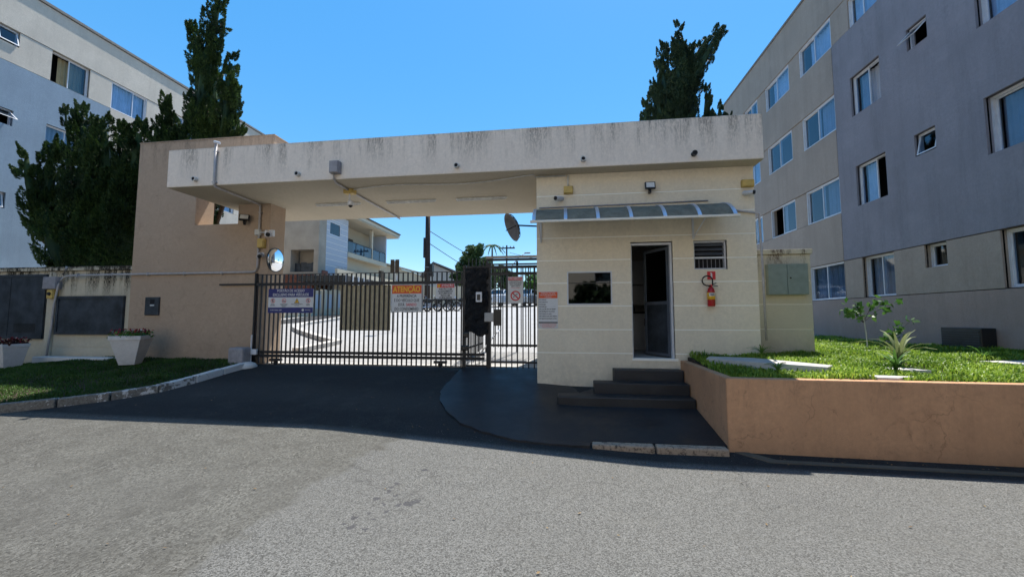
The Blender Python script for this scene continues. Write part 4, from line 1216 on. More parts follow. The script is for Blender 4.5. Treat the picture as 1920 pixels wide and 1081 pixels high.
# cyclist symbol, pedestrian symbol
for dx in (-.02, .02): ring(-6.27 + dx, 2.052, .014, M['ink'], ac, w=.004, slash=False)
MB().tube([(-6.29, 8.1535, 2.052), (-6.275, 8.1535, 2.075), (-6.25, 8.1535, 2.052)], .003, 5).build('symbol', M['ink'], ac)
for pts in ([(-5.68, 8.1535, 2.085), (-5.68, 8.1535, 2.06), (-5.695, 8.1535, 2.03)], [(-5.68, 8.1535, 2.06), (-5.664, 8.1535, 2.03)], [(-5.697, 8.1535, 2.066), (-5.68, 8.1535, 2.08), (-5.662, 8.1535, 2.066)]):
    MB().tube(pts, .005, 5).build('symbol', M['ink'], ac)
MB().lathe([(.008, 0), (.008, .002)], (-5.68, 8.1545, 2.098), 10, (0, -1, 0)).build('symbol', M['ink'], ac)
tri = lambda s, cz: [(-5.955 - s, cz - s * .8), (-5.955 + s, cz - s * .8), (-5.955, cz + s * .95)]
MB().prism(tri(.065, 2.06), 0, .0015, lambda u, v, w: (u, 8.1545 - w, v)).build('warning_triangle', M['ink'], ac)
MB().prism(tri(.052, 2.06), .0016, .003, lambda u, v, w: (u, 8.1545 - w, v)).build('warning_triangle', M['yellow'], ac)
text('!', .085, M['ink'], ac, (-5.955, 8.1512, 2.056), RT, UP, bold=.002)
for cx, ts in ((-6.545, ('PROIBIDO', 'ESTACIONAR')), (-6.27, ('PROIBIDO TRÂNSITO', 'DE BICICLETAS E', 'SIMILARES')), (-5.955, ('CUIDADO COM O MOVIMENTO', 'DO PORTÃO')), (-5.68, ('PROIBIDO', 'PEDESTRES'))):
    for i, t in enumerate(ts):
        text(t, .023, M['ink'], ac, (cx, 8.1548, 1.985 - i * .026), RT, UP, sx=.85, bold=.0006)

at = plate('attention_sign', -3.725, -3.025, 1.805, 2.405, 'large white sign with red header and yellow ATENÇÃO on the gate', y=8.150)
frame_mb(lambda u, v, w: (u, 8.150 - w, v), -3.715, -3.035, 1.815, 2.395, .006, .0005, .0018).build('border_line', M['ink'], at)
bx('header', M['orange'], at, -3.705, -3.045, 8.1465, 8.1495, 2.205, 2.385)
text('ATENÇÃO', .165, M['yellow'], at, (-3.375, 8.1462, 2.292), RT, UP, sx=.78, bold=.004)
for i, t in enumerate(('A PREFERÊNCIA', 'É DO VEÍCULO QUE', None, 'DO CONDOMÍNIO')):
    z = 2.15 - i * .093
    if t: text(t, .085, M['ink'], at, (-3.375, 8.1495, z), RT, UP, sx=.74, bold=.0012)
text('ESTÁ', .085, M['ink'], at, (-3.565, 8.1495, 2.15 - .186), RT, UP, 'LEFT', sx=.74, bold=.0012)
text('SAINDO', .085, M['signred'], at, (-3.385, 8.1495, 2.15 - .186), RT, UP, 'LEFT', sx=.74, bold=.0016)

a2 = plate('attention_sign', -2.725, -2.31, 2.09, 2.41, 'small white sign with red ATENÇÃO header about automatic gate', y=8.155)
bx('header', M['signred'], a2, -2.70, -2.32, 8.1515, 8.1545, 2.325, 2.405)
bx('header_mark', M['orange'], a2, -2.70, -2.62, 8.151, 8.1514, 2.325, 2.405)
MB().lathe([(.028, 0), (.028, .002)], (-2.66, 8.151, 2.365), 14, (0, -1, 0)).build('symbol', M['yellow'], a2)
text('!', .05, M['ink'], a2, (-2.66, 8.1488, 2.365), RT, UP, bold=.001)
text('ATENÇÃO', .068, M['signwhite'], a2, (-2.47, 8.1512, 2.365), RT, UP, sx=.8, bold=.001)
for i, t in enumerate(('PORTÃO COM', 'ACIONAMENTO', 'AUTOMÁTICO', 'FECHA EM', '15 SEGUNDOS')):
    text(t, .046, M['ink'], a2, (-2.515, 8.1545, 2.292 - i * .045), RT, UP, sx=.95, bold=.0018)

pr_ = plate('prohibited_sign', -1.165, -.845, 1.985, 2.54, 'white sign with red PROIBIDO header and round symbol on the pedestrian gate', y=8.150)
bx('header', M['signred'], pr_, -1.155, -.875, 8.1465, 8.1495, 2.465, 2.53)
text('PROIBIDO', .062, M['signwhite'], pr_, (-1.015, 8.1462, 2.497), RT, UP, sx=.88, bold=.001)
for i, t in enumerate(('FUMAR E ENTRAR COM', 'BICICLETAS OU PATINS', 'NESTE CONDOMÍNIO', 'SUJEITO A MULTA')):
    text(t, .030, M['ink'], pr_, (-1.005, 8.1495, 2.442 - i * .035), RT, UP, sx=.80, bold=.001)
text('CONFORME REGIMENTO', .022, M['signred'], pr_, (-1.005, 8.1495, 2.30), RT, UP, sx=.8)
ring(-1.005, 2.14, .105, M['signred'], pr_, y=8.1495, w=.026)
MB().tube([(-1.05, 8.148, 2.10), (-1.02, 8.148, 2.15), (-.96, 8.148, 2.18)], .012, 6).build('symbol', M['greybox'], pr_)

# ------------------------------------------------------------------ gate motor, mirror
mo = thing('gate_motor', (-7.15, 8.0, .58), 'dark grey gate motor housing at the left end of the gate', 'gate motor')
MB().box(-7.36, -6.98, 7.86, 8.12, .55, 1.03).build('housing', M['greybox'], mo, bevel=.05, seg=3)
bx('base', M['concrete'], mo, -7.40, -6.95, 7.84, 8.14, .48, .56)
sw = thing('limit_switch', (-6.92, 8.12, .8), 'small white switch box with upright bar at the gate end post', 'switch')
bx('case', M['white'], sw, -6.99, -6.85, 8.08, 8.13, .86, .98, .005)
bx('bar_body', M['white'], sw, -7.0, -6.985, 8.09, 8.12, .7, 1.3)
mr = thing('convex_mirror', (-6.82, 8.36, 3.02), 'round convex traffic mirror with black rim on the tan wall corner', 'mirror')
mc = Vector((-6.66, 8.32, 3.02)); mx_ = Vector((1.0, .03, -.03)).normalized()
MB().lathe([(.265 * math.cos(R(a)), .075 * math.sin(R(a))) for a in range(0, 90, 6)] + [(0.0, .075)], mc, 40, mx_).build('mirror_face', M['mirror'], mr, smooth=True)
MB().lathe([(.262, -.012), (.28, -.012), (.28, .012), (.262, .012), (.262, -.012)], mc, 40, mx_, False).build('rim', M['black'], mr)
MB().lathe([(.265, -.014), (.0, -.05)], mc, 30, mx_).build('back', M['black'], mr)
MB().tube([mc - mx_ * .04, (-6.825, 8.42, 3.02)], .018, 8).build('arm', M['black'], mr)

# ------------------------------------------------------------------ planter and garden
PLX = 1.98
pl = thing('planter_wall', (3, 5.3, 0), 'long orange tan retaining wall holding the raised garden', 'retaining wall')
def slabwall(pts, z0, z1, w, name, mat, par, bevel=.012):
    m = MB()
    m.prism(pts, z0, z1, lambda u, v, ww: (u, v, ww)); return m.build(name, mat, par, bevel=bevel)
slabwall([(1.98, 5.27), (9.6, 5.12), (9.6, 5.25), (2.10, 5.40)], -.15, .945, 0, 'front_wall', M['planter'], pl)
slabwall([(1.98, 5.272), (2.098, 5.402), (2.12, 7.296), (2.0, 7.296)], -.15, .947, 0, 'side_wall', M['planter'], pl)

def garden_z(x, y):
    return .93 + .10 * ss((y - 5.3) / 2) + .04 * math.sin(x * 2.1) * math.sin(y * 1.3) + (.10 * ss((y - 7) / 3) if x < 5 else .03)
gpoly = [(2.10, 5.39), (9.6, 5.24), (9.6, 5.8), (8.02, 5.8), (8.02, 14), (3.4, 14), (3.4, 7.28), (2.12, 7.28)]
sheet_poly('garden_soil', gpoly, lambda x, y: garden_z(x, y) - .03, M['soil'], step=.4, skirt=.6)
# white slabs in the garden
for (pts, lab) in (([(2.35, 6.9), (2.95, 6.75), (3.55, 5.85), (3.35, 5.62), (2.75, 6.1), (2.2, 6.6)], 'white concrete slab lying in the grass near the guardhouse'),
                   ([(3.75, 5.60), (4.25, 5.52), (3.95, 5.35), (3.75, 5.37)], 'small white concrete piece half hidden in the grass at the rim'),
                   ([(4.25, 6.25), (4.75, 6.2), (4.8, 5.95), (4.35, 6.0)], 'pale flat stone beneath the strap leaf plant'),
                   ([(6.0, 6.7), (7.7, 7.1), (8.0, 6.6), (6.3, 6.3)], 'grey blue concrete slab in the shade by the building')):
    m = MB(); zz = max(garden_z(x, y) for x, y in pts) - (.0 if len(pts) == 6 else .045)
    m.prism(pts, zz - .08, zz + .05, lambda u, v, w: (u, v, w))
    tag(m.build('concrete_slab', M['concrete'], bevel=.01), lab, 'concrete slab')
SLABS = [[(2.35, 6.9), (2.95, 6.75), (3.55, 5.85), (3.35, 5.62), (2.75, 6.1), (2.2, 6.6)], [(3.75, 5.60), (4.25, 5.52), (3.95, 5.35), (3.75, 5.37)], [(6.0, 6.7), (7.7, 7.1), (8.0, 6.6), (6.3, 6.3)]]
def inpoly(x, y, poly):
    c = np.zeros(x.shape, bool); n = len(poly); j = n - 1
    for i in range(n):
        xi, yi = poly[i]; xj, yj = poly[j]
        c ^= ((yi > y) != (yj > y)) & (x < (xj - xi) * (y - yi) / (yj - yi + 1e-12) + xi)
        j = i
    return c
def blades(name, poly, n, hmin, hmax, wid, fz, mat, holes=(), seed=1, lean=.6, dens=None):
    rg = np.random.default_rng(seed)
    xs = [p[0] for p in poly]; ys_ = [p[1] for p in poly]
    x = rg.uniform(min(xs), max(xs), n * 3); y = rg.uniform(min(ys_), max(ys_), n * 3)
    k = inpoly(x, y, poly)
    for h in holes: k &= ~inpoly(x, y, h)
    if dens is not None: k &= rg.random(n * 3) < dens(x, y)
    x = x[k][:n]; y = y[k][:n]; n = len(x)
    z = np.array([fz(a, b) for a, b in zip(x, y)])
    clump = .6 + .8 * (np.sin(x * 5.3 + 1.3 * np.sin(y * 3.1)) * np.sin(y * 4.7 + x) * .5 + .5)
    L = rg.uniform(hmin, hmax, n) * clump; a = rg.uniform(0, 2 * np.pi, n); b = a + rg.uniform(-.5, .5, n) + np.pi / 2
    ln = rg.uniform(.15, lean, n)
    w = rg.uniform(.6, 1.2, n) * wid
    P = np.stack([x, y, z - .01], 1)
    D = np.stack([np.cos(a), np.sin(a), 0 * a], 1); Sd = np.stack([np.cos(b), np.sin(b), 0 * a], 1)
    U = np.array([0, 0, 1.0])
    mid = P + D * (L * ln * .35)[:, None] + U * (L * .62)[:, None]
    tip = P + D * (L * ln * 1.1)[:, None] + U * (L * (1 - .35 * ln))[:, None]
    V = np.stack([P - Sd * (w * .35)[:, None], P + Sd * (w * .35)[:, None], mid + Sd * (w * .5)[:, None], mid - Sd * (w * .5)[:, None], tip], 1).reshape(-1, 3)
    base = (np.arange(n) * 5)[:, None]
    tris = np.concatenate([base + np.array([[0, 1, 2]]), base + np.array([[0, 2, 3]]), base + np.array([[3, 2, 4]])], 1).ravel()
    o = raw_mesh(name, V, 3, tris, mat)
    o['kind'] = 'stuff'
    return o
g = blades('garden_grass', [(2.12, 5.40), (9.0, 5.28), (7.95, 5.9), (7.95, 13.5), (3.45, 13.5), (3.45, 7.26), (2.14, 7.26)], 62000, .035, .105, .016, garden_z, M['broadgrass'], SLABS, 3, .95,
           dens=lambda x, y: np.where(y < 8.5, 1.0, .45) * np.where(np.sin(x * 3.1 + 2 * np.sin(y * 2.2)) * np.sin(y * 3.7 + x * 1.3) > .72, .25, 1.0))
tag(g, 'bright broad leaved grass covering the raised garden', 'grass')

# left lawn
def lawn_z(x, y):
    t = ss((y - 5.2) / 3.0)
    return ground_z(x, y) + .10 + .02 * math.sin(x * 1.7) * math.sin(y * 2.3)
LP = [(a - .0, b) for a, b in KL]
LP2 = [(-7.04, 7.95), (-7.07, 7.35), (-7.08, 6.75), (-7.18, 6.2), (-7.53, 5.78), (-8.0, 5.43), (-8.58, 5.09), (-9.4, 4.75), (-10.34, 4.48), (-11.42, 4.28), (-12.8, 4.13), (-14.6, 4.03), (-17, 4.03), (-17, 8.42), (-10.4, 8.42), (-10.4, 8.30), (-7.04, 8.30)]
sheet_poly('lawn_soil', LP2, lambda x, y: lawn_z(x, y) - .012, M['soil'], step=.4, skirt=.3)
g = blades('lawn_grass', LP2, 80000, .025, .06, .010, lawn_z, M['lawn'], (), 5, .8)
tag(g, 'short dark green lawn between the kerb and the walls', 'grass')

# ------------------------------------------------------------------ low stained wall on the left
lw = thing('low_wall', (-13, 8.5, .4), 'stained cream low wall with dark metal panels left of the tan wall', 'wall')
lz = [.1, .96, 1.26, 1.75, 2.24, 2.62, 2.86]
PH = [(-15.6, -13.04, 1.15, 2.78), (-12.68, -10.72, 1.27, 2.22)]
for a, b in zip(lz[:-1], lz[1:]):
    p = -19
    for h in PH + [(-10.505, 0, -9, 9)]:
        if h[2] <= a + .006 and h[3] >= b - .006:
            if h[0] > p: wall_grid(lambda u, v, w: (u, 8.40 + w, v), p, h[0], a + .006, b - .006, PH, .2).build('wall_band', M['lowwall'], lw)
            p = h[1]
bx('wall_core', M['lowwall'], lw, -19, -10.505, 8.41, 8.62, .1, 2.862)
bx('coping', M['lowwall'], lw, -19.02, -10.505, 8.34, 8.66, 2.866, 2.97, .012)
bx('pilaster', M['lowwall'], lw, -12.98, -12.78, 8.352, 8.402, .3, 2.84, .006)
for (a, b, c, d, lab) in ((-15.6, -13.04, 1.15, 2.78, 'large dark grey metal panel on the far left of the low wall'), (-12.68, -10.72, 1.27, 2.22, 'smaller dark grey metal panel beside the tan wall')):
    o = thing('metal_panel', ((a + b) / 2, 8.38, c), lab, 'panel')
    frame_mb(lambda u, v, w: (u, 8.34 + w, v), a, b, c, d, .06, 0, .10).build('frame', M['grey_metal'], o)
    MB().box(a + .06, b - .06, 8.365, 8.40, c + .06, d - .06).build('sheet', M['grey_metal'], o)
    if a < -13:
        MB().box((a + b) / 2 + .18, (a + b) / 2 + .19, 8.36, 8.364, c + .06, d - .06).build('seam', M['dark'], o)
        for sgn in range(10):
            MB().box(b - .9, b - .25, 8.355, 8.364, c + .16 + sgn * .03, c + .17 + sgn * .03).build('vent_slot', M['dark'], o) if sgn < 8 else None
fs_ = [(-12.80, 8.30, .0), (-10.6, 8.30, 0), (-10.7, 8.05, 0), (-12.85, 8.08, 0)]
m = MB(); zz = lawn_z(-11.7, 8.2)
m.prism([(x, y) for x, y, _ in fs_], zz - .08, zz + .07, lambda u, v, w: (u, v, w))
tag(m.build('concrete_slab', M['kerb'], bevel=.012), 'long white painted slab at the foot of the low wall', 'concrete slab')
m = MB(); m.prism([(-15.0, 7.7), (-12.5, 7.55), (-12.9, 7.0), (-15.0, 6.9)], .42, .58, lambda u, v, w: (u, v, w))
tag(m.build('concrete_slab', M['concrete'], bevel=.01), 'pale concrete step slab at the far left edge of the lawn', 'concrete slab')

# ------------------------------------------------------------------ meter box wall on the right
mw = thing('meter_wall', (4.0, 7.9, 1), 'short stained cream wall beside the guardhouse carrying a grey green cabinet', 'wall')
for a, b in ((.8, 1.48), (1.48, 1.93), (1.93, 2.36), (2.36, 2.84)):
    bx('wall_band', M['meterwall'], mw, 3.52, 4.43, 7.75, 8.15, a + .005, b - .005, .004)
bx('joint_backing', M['joint'], mw, 3.53, 4.42, 7.758, 8.14, .8, 2.83)
bx('coping', M['meterwall'], mw, 3.48, 4.46, 7.72, 8.18, 2.842, 2.93, .01)
mc_ = thing('meter_cabinet', (4.0, 7.72, 2.1), 'grey green two-door metal cabinet on the short cream wall', 'cabinet')
bx('body', M['green_grey'], mc_, 3.66, 4.33, 7.66, 7.749, 2.10, 2.655, .004)
bx('door', M['green_grey'], mc_, 3.665, 3.975, 7.645, 7.658, 2.105, 2.65, .003)
d2 = bx('door', M['green_grey'], mc_, 3.985, 4.325, 7.645, 7.658, 2.105, 2.65, .003)
MB().lathe([(.014, 0), (.014, .01)], (4.03, 7.644, 2.40), 10, (0, -1, 0)).build('handle', M['black'], d2)

# ------------------------------------------------------------------ flower pots
def pot(x, y, z, w0, w1, h, label, dark=False, rz=0.0):
    o = thing('flower_pot', (x, y, z), label, 'flower pot', rz=0)
    m = MB()
    def ringq(w, zz): return [tuple(Matrix.Rotation(rz, 3, 'Z') @ Vector((sx * w / 2, sy * w / 2, 0)) + Vector((x, y, z + zz))) for sx, sy in ((-1, -1), (1, -1), (1, 1), (-1, 1))]
    lv = [(w0, 0), (w1 * .95, h * .86), (w1, h * .86), (w1 * 1.02, h), (w1 * .9, h), (w1 * .88, h - .06)]
    vs = []
    for w, zz in lv: vs += ringq(w, zz)
    fs = [(3, 2, 1, 0)]
    for k in range(len(lv) - 1):
        for q in range(4): fs.append((4 * k + q, 4 * k + (q + 1) % 4, 4 * k + 4 + (q + 1) % 4, 4 * k + 4 + q))
    fs.append(tuple(4 * (len(lv) - 1) + q for q in range(4)))
    m.add(vs, fs); m.build('pot', M['potwhite'], o, bevel=.006)
    rg = np.random.default_rng(int(abs(x) * 10))
    def tuft(n, zr, s, mat, nm):
        c = np.stack([rg.uniform(-w1 * .5, w1 * .5, n) + x, rg.uniform(-w1 * .5, w1 * .5, n) + y, rg.uniform(*zr, n) + z + h], 1)
        leaf_cloud(nm, c, s, mat, o, rg)
    tuft(260, (-.03, .10), .045, M['leaf'] if not dark else M['leaf_dark'], 'foliage')
    tuft(120 if not dark else 60, (.04, .15), .035, M['flower'], 'blossoms')
    tuft(16, (.05, .14), .03, M['flower_w'], 'blossoms')
def leaf_cloud(name, c, s, mat, parent, rg, aspect=1.6, up=0.0, nrm=None, kind='stuff'):
    """small bent two-triangle leaves at centres c, random orientation"""
    n = len(c)
    a = rg.normal(size=(n, 3)); a[:, 2] += up; a /= np.linalg.norm(a, axis=1)[:, None]
    b = np.cross(a, rg.normal(size=(n, 3))); b /= np.linalg.norm(b, axis=1)[:, None]
    if np.isscalar(s): s = np.full(n, s)
    s = (s * rg.uniform(.6, 1.3, n))[:, None]
    V = np.stack([c - a * s * aspect * .5, c + b * s * .5, c + a * s * aspect * .5, c - b * s * .5], 1).reshape(-1, 3)
    o = raw_mesh(name, V, 4, np.arange(4 * n), mat, parent)
    if parent is None: o['kind'] = kind
    return o
pot(-9.50, 7.62, .66, .28, .56, .63, 'white square flower pot with dark red flowers in front of the tan wall', rz=.45)
pot(-12.55, 7.50, .53, .28, .44, .56, 'low white square flower pot with wilted red plants at the left', True, rz=-.1)

# ------------------------------------------------------------------ garden plants
def plant_tree():
    o = thing('young_shrub', (5.6, 8.2, 1.0), 'young thin-stemmed shrub with sparse pale leaves in the garden', 'shrub')
    rg = np.random.default_rng(4)
    bs = (5.55, 8.15, 1.02)
    MB().tube([bs, (5.54, 8.15, 1.4), (5.50, 8.15, 1.85)], .012, 6, .007).build('stem', M['concrete'], o)
    br_ = MB()
    tips = [(5.2, 8.1, 1.80), (5.35, 8.1, 1.95), (5.75, 8.15, 1.98), (6.05, 8.2, 1.95), (6.35, 8.25, 1.62), (6.1, 8.2, 1.55)]
    C = []
    for i, t in enumerate(tips):
        s0 = (5.5, 8.15, 1.6) if i < 4 else (5.7, 8.2, 1.05)
        mid = ((s0[0] + t[0]) / 2, (s0[1] + t[1]) / 2, (s0[2] + t[2]) / 2 + (.05 if i < 4 else -.02))
        br_.tube([s0, mid, t], .006, 5, .003)
        for k in range(24):
            q = rg.uniform(.35, 1.08)
            p = np.array(s0) * (1 - q) + np.array(t) * q
            C.append(p + rg.normal(size=3) * (.055, .05, .035))
    br_.build('branches', M['bark'], o)
    leaf_cloud('foliage', np.array(C), .075, M['leaf'], o, rg, 1.7)
plant_tree()
def strap_plant(x, y, z, label, n=11, L=.5, seed=1, mat='leaf_pale', wid=.03, spread=.9):
    o = thing('strap_leaf_plant', (x, y, z), label, 'plant')
    rg = random.Random(seed)
    for i in range(n):
        a = rg.uniform(0, 2 * math.pi); l = L * rg.uniform(.6, 1.15); sp = rg.uniform(.2, spread)
        m = MB(); vs = []
        d = Vector((math.cos(a), math.sin(a), 0)); sd = Vector((-d.y, d.x, 0))
        for k in range(7):
            t = k / 6
            p = Vector((x, y, z)) + d * (l * sp * t * t) + Vector((0, 0, l * (t - .55 * sp * t ** 3)))
            w = wid * (1 - t ** 2.5) * .5 + .002
            vs += [p - sd * w, p + Vector((0, 0, -.004)), p + sd * w]
        fs = []
        for k in range(6):
            q = 3 * k
            fs += [(q, q + 1, q + 4, q + 3), (q + 1, q + 2, q + 5, q + 4)]
        m.add(vs, fs); m.build('leaf', M[mat], o, smooth=True)
strap_plant(4.72, 6.35, 1.0, 'pale strap-leaved plant arching up in the middle of the garden', 13, .62, 3, wid=.05)
strap_plant(4.30, 5.85, .98, 'low tuft of green and pale leaves near the planter rim', 18, .34, 5, 'leaf', .04, 1.1)
strap_plant(6.35, 7.0, 1.0, 'small thin upright weed near the shaded slab', 8, .34, 9, 'leaf', .025, .8)
strap_plant(2.75, 5.62, .97, 'dark grassy tuft at the planter corner in shade', 22, .20, 12, 'leaf', .018, 1.1)
strap_plant(2.32, 7.05, .99, 'small weed tuft at the foot of the guardhouse wall', 16, .17, 15, 'leaf', .018, 1.1)
strap_plant(3.25, 7.12, 1.05, 'grassy tuft at the guardhouse right corner', 24, .24, 16, 'leaf', .02, 1.1)

# ------------------------------------------------------------------ junipers
def plume_tree(name, label, plumes, mat, base, tufts=260, seed=1, y0=10, s=.085):
    """twisted juniper: flame-shaped plumes of small tufts around curved limbs"""
    o = thing(name, base, label, 'tree')
    rg = np.random.default_rng(seed)
    tr = MB(); C = []; A = []; SZ = []; core = MB()
    tr.tube([base, (base[0] + .1, base[1], base[2] + 1.0), (base[0] + .05, base[1], base[2] + 2.2)], .17, 8, .11)
    for (p0, p1, r) in plumes:
        p0 = np.array(p0, float); p1 = np.array(p1, float)
        Ln = np.linalg.norm(p1 - p0)
        ax = (p1 - p0) / Ln
        sd = np.cross(ax, [0, 1, 0]); sd /= np.linalg.norm(sd) + 1e-9
        sd2 = np.cross(ax, sd)
        bow = rg.uniform(-.12, .12, 2) * Ln * .5
        def cen(t): return p0 + ax * (Ln * t)[:, None] + sd * (bow[0] * np.sin(np.pi * t))[:, None] + sd2 * (bow[1] * np.sin(np.pi * t))[:, None]
        def rad(t): return r * np.clip(np.minimum((t + .12) / .35, 1), 0, 1) ** .6 * (1 - np.clip(t, 0, 1) ** 1.7) ** .8 + .012
        n = int(tufts * (Ln * r) / .5) + 60
        # lumps: sub-plumes scattered on the surface
        nl = max(10, int(Ln * r * 44))
        t = rg.uniform(0, .93, nl); th = rg.uniform(0, 2 * np.pi, nl)
        rr = rad(t)
        lc = cen(t) + (np.cos(th) * rr * .66)[:, None] * sd + (np.sin(th) * rr * .66)[:, None] * sd2
        out = np.cos(th)[:, None] * sd + np.sin(th)[:, None] * sd2
        la = out * .34 + ax * 1.0 + rg.normal(size=(nl, 3)) * .16; la /= np.linalg.norm(la, axis=1)[:, None]
        ll = (.18 + .52 * rr) * rg.uniform(.6, 1.5, nl); lr = (.05 + .27 * rr) * rg.uniform(.7, 1.2, nl)
        per = max(30, int(n / nl))
        for i in range(nl):
            q = rg.uniform(0, 1, per); ph = rg.uniform(0, 2 * np.pi, per); k = rg.uniform(.55, 1, per) ** .5
            e1 = np.cross(la[i], rg.normal(size=3)); e1 /= np.linalg.norm(e1); e2 = np.cross(la[i], e1)
            w = lr[i] * (1 - q ** 1.6) * k
            c = lc[i] + la[i] * (q * ll[i])[:, None] + (np.cos(ph) * w)[:, None] * e1 + (np.sin(ph) * w)[:, None] * e2
            C.append(c); A.append(la[i] * .9 + ((np.cos(ph))[:, None] * e1 + (np.sin(ph))[:, None] * e2) * .5 + rg.normal(size=(per, 3)) * .25)
        # dense inner core of the crown
        ts = np.linspace(0, .86, 7); cc = cen(ts); rr = rad(ts) * .40
        vs = []
        for i in range(7):
            for j in range(8):
                an = j / 8 * 2 * np.pi; w = rr[i] * rg.uniform(.8, 1.1)
                vs.append(cc[i] + sd * np.cos(an) * w + sd2 * np.sin(an) * w)
        core.add(vs, [(i * 8 + j, i * 8 + (j + 1) % 8, (i + 1) * 8 + (j + 1) % 8, (i + 1) * 8 + j) for i in range(6) for j in range(8)] + [tuple(range(8)), tuple(48 + j for j in range(8))])
        tr.tube([(base[0], base[1], base[2] + 1.6), tuple(p0), tuple(p0 + (p1 - p0) * .4)], .05, 5, .02)
    tr.build('trunk', M['bark'], o, smooth=True)
    C = np.concatenate(C); A = np.concatenate(A); A /= np.linalg.norm(A, axis=1)[:, None]
    n = len(C)
    B = np.cross(A, rg.normal(size=(n, 3))); B /= np.linalg.norm(B, axis=1)[:, None]
    sz = (s * rg.uniform(.5, 1.25, n))[:, None]
    V = np.stack([C - A * sz * .6, C + B * sz * .28, C + A * sz * .9, C - B * sz * .28], 1).reshape(-1, 3)
    raw_mesh('crown', V, 4, np.arange(4 * n), mat, o)
    core.build('inner_crown', mat, o)
    return n
KJ = .93
def J(x0, z0, x1, z1, r, dy=0, dy1=None):
    q = lambda x, y, z: (x * KJ, y * KJ, (z - 1.7) * KJ + 1.7)
    return (q(x0, 10 + dy, z0), q(x1, 10 + (dy if dy1 is None else dy1), z1), r * KJ)
nt_ = plume_tree('juniper_tree', 'wide dark juniper with many twisted tips left of the tan wall', [
    J(-14.6, 3.3, -14.9, 8.5, .62), J(-15.4, 3.9, -15.9, 7.4, .46, .1), J(-15.7, 4.0, -16.5, 7.0, .34, -.1, -.2), J(-14.6, 4.4, -15.25, 8.1, .40, .2),
    J(-14.0, 3.4, -14.0, 8.05, .62, -.1), J(-13.6, 3.3, -13.3, 7.9, .60, .1), J(-13.2, 3.1, -12.7, 7.9, .58), J(-12.8, 3.0, -12.55, 7.0, .6, .2),
    J(-14.6, 2.9, -15.6, 5.4, .5, -.2), J(-13.6, 2.6, -14.0, 5.6, .7, -.2), J(-12.9, 2.4, -12.8, 5.6, .7, -.1), J(-14.3, 4.2, -14.6, 7.4, .6, .3),
    J(-15.3, 3.6, -15.6, 6.1, .42, .1), J(-15.0, 5.2, -15.7, 8.6, .16, .1), J(-13.0, 4.5, -12.1, 7.3, .5, .2), J(-13.9, 2.3, -13.6, 4.2, .6, 0)],
    M['juniper'], (-12.6, 9.3, .6), 5200, 11, s=.050)
nt2 = plume_tree('juniper_tree', 'tall dark juniper with pointed spires above the tan wall', [
    J(-10.7, 4.6, -10.35, 12.7, .52, .3), J(-10.2, 6.0, -10.0, 9.9, .36, .3), J(-11.45, 5.0, -11.75, 11.5, .34, .4), J(-11.1, 4.6, -11.1, 8.5, .50, .3), J(-10.55, 6.5, -10.7, 10.3, .36, .2),
    J(-10.2, 5.0, -10.0, 9.3, .36, .2), J(-10.0, 5.2, -9.75, 8.2, .22, .3), J(-10.6, 4.2, -10.35, 7.8, .6, .2), J(-11.5, 5.0, -11.9, 7.6, .42, .3),
    J(-11.9, 4.6, -12.55, 8.9, .40, .4), J(-12.0, 4.6, -12.3, 8.0, .45, .4), J(-11.6, 4.2, -11.5, 7.4, .6, .2), J(-9.8, 5.6, -9.45, 7.5, .20, .3)],
    M['juniper'], (-10.2, 9.6, .6), 5200, 21, s=.050)
Y = 14.0
def Q(px, pz): return px * 14 / 16, (pz - 1.7) * 14 / 16 + 1.7
def K(x0, z0, x1, z1, r, dy=0):
    a, b = Q(x0, z0); c, d = Q(x1, z1)
    return ((a, Y + dy, b), (c, Y + dy, d), r * .875)
nt3 = plume_tree('juniper_tree', 'leaning juniper with feathery tips rising behind the guardhouse roof', [
    K(4.1, 7.0, 4.25, 13.2, .55), K(4.5, 7.0, 4.75, 13.9, .55), K(4.9, 7.0, 5.2, 13.0, .55, .1), K(3.8, 7.2, 3.65, 11.3, .42), K(3.6, 7.0, 3.4, 10.5, .35),
    K(5.0, 11.0, 5.95, 13.1, .32, .1), K(5.1, 11.0, 6.55, 13.6, .36, -.1), K(5.2, 10.5, 5.5, 11.6, .26, .1), K(4.4, 6.6, 4.4, 11.8, .75), K(4.8, 6.8, 4.8, 11.2, .58),
    K(5.3, 7.4, 5.7, 11.0, .28), K(5.0, 7.2, 5.3, 9.6, .30, -.1), K(5.7, 8.0, 5.85, 10.6, .22), K(4.6, 9.5, 5.1, 11.4, .5, .1),
    K(3.95, 8, 4.0, 12.2, .45, .1), K(4.7, 8.0, 5.0, 12.0, .55, 0), K(6.1, 8.6, 6.15, 10.15, .25, 0), K(6.45, 8.6, 6.5, 9.6, .2, 0)],
    M['juniper_far'], (4.0, 14, .9), 4200, 31, s=.055)

# ------------------------------------------------------------------ background beyond the gate
# kerbed island beside the inner road
kerb([(-6.92, 9.65), (-6.75, 10.45), (-6.66, 11.25), (-7.3, 11.75), (-8.35, 12.6), (-9.5, 13.6), (-10.5, 14.6), (-11.0, 15.4), (-11.55, 16.6), (-11.35, 18.6), (-10.9, 21), (-10.2, 25)],
     'white kerb bending round the inner paved island behind the gate', M['concrete'], h=.13, w=.28, name='kerb')
sheet_poly('inner_asphalt', [(-16.2, 17), (-12.8, 21), (-11.5, 27), (-16.2, 27)], lambda x, y: ground_z(x, y) + .012, M['darkfloor'], step=2, skirt=.05)

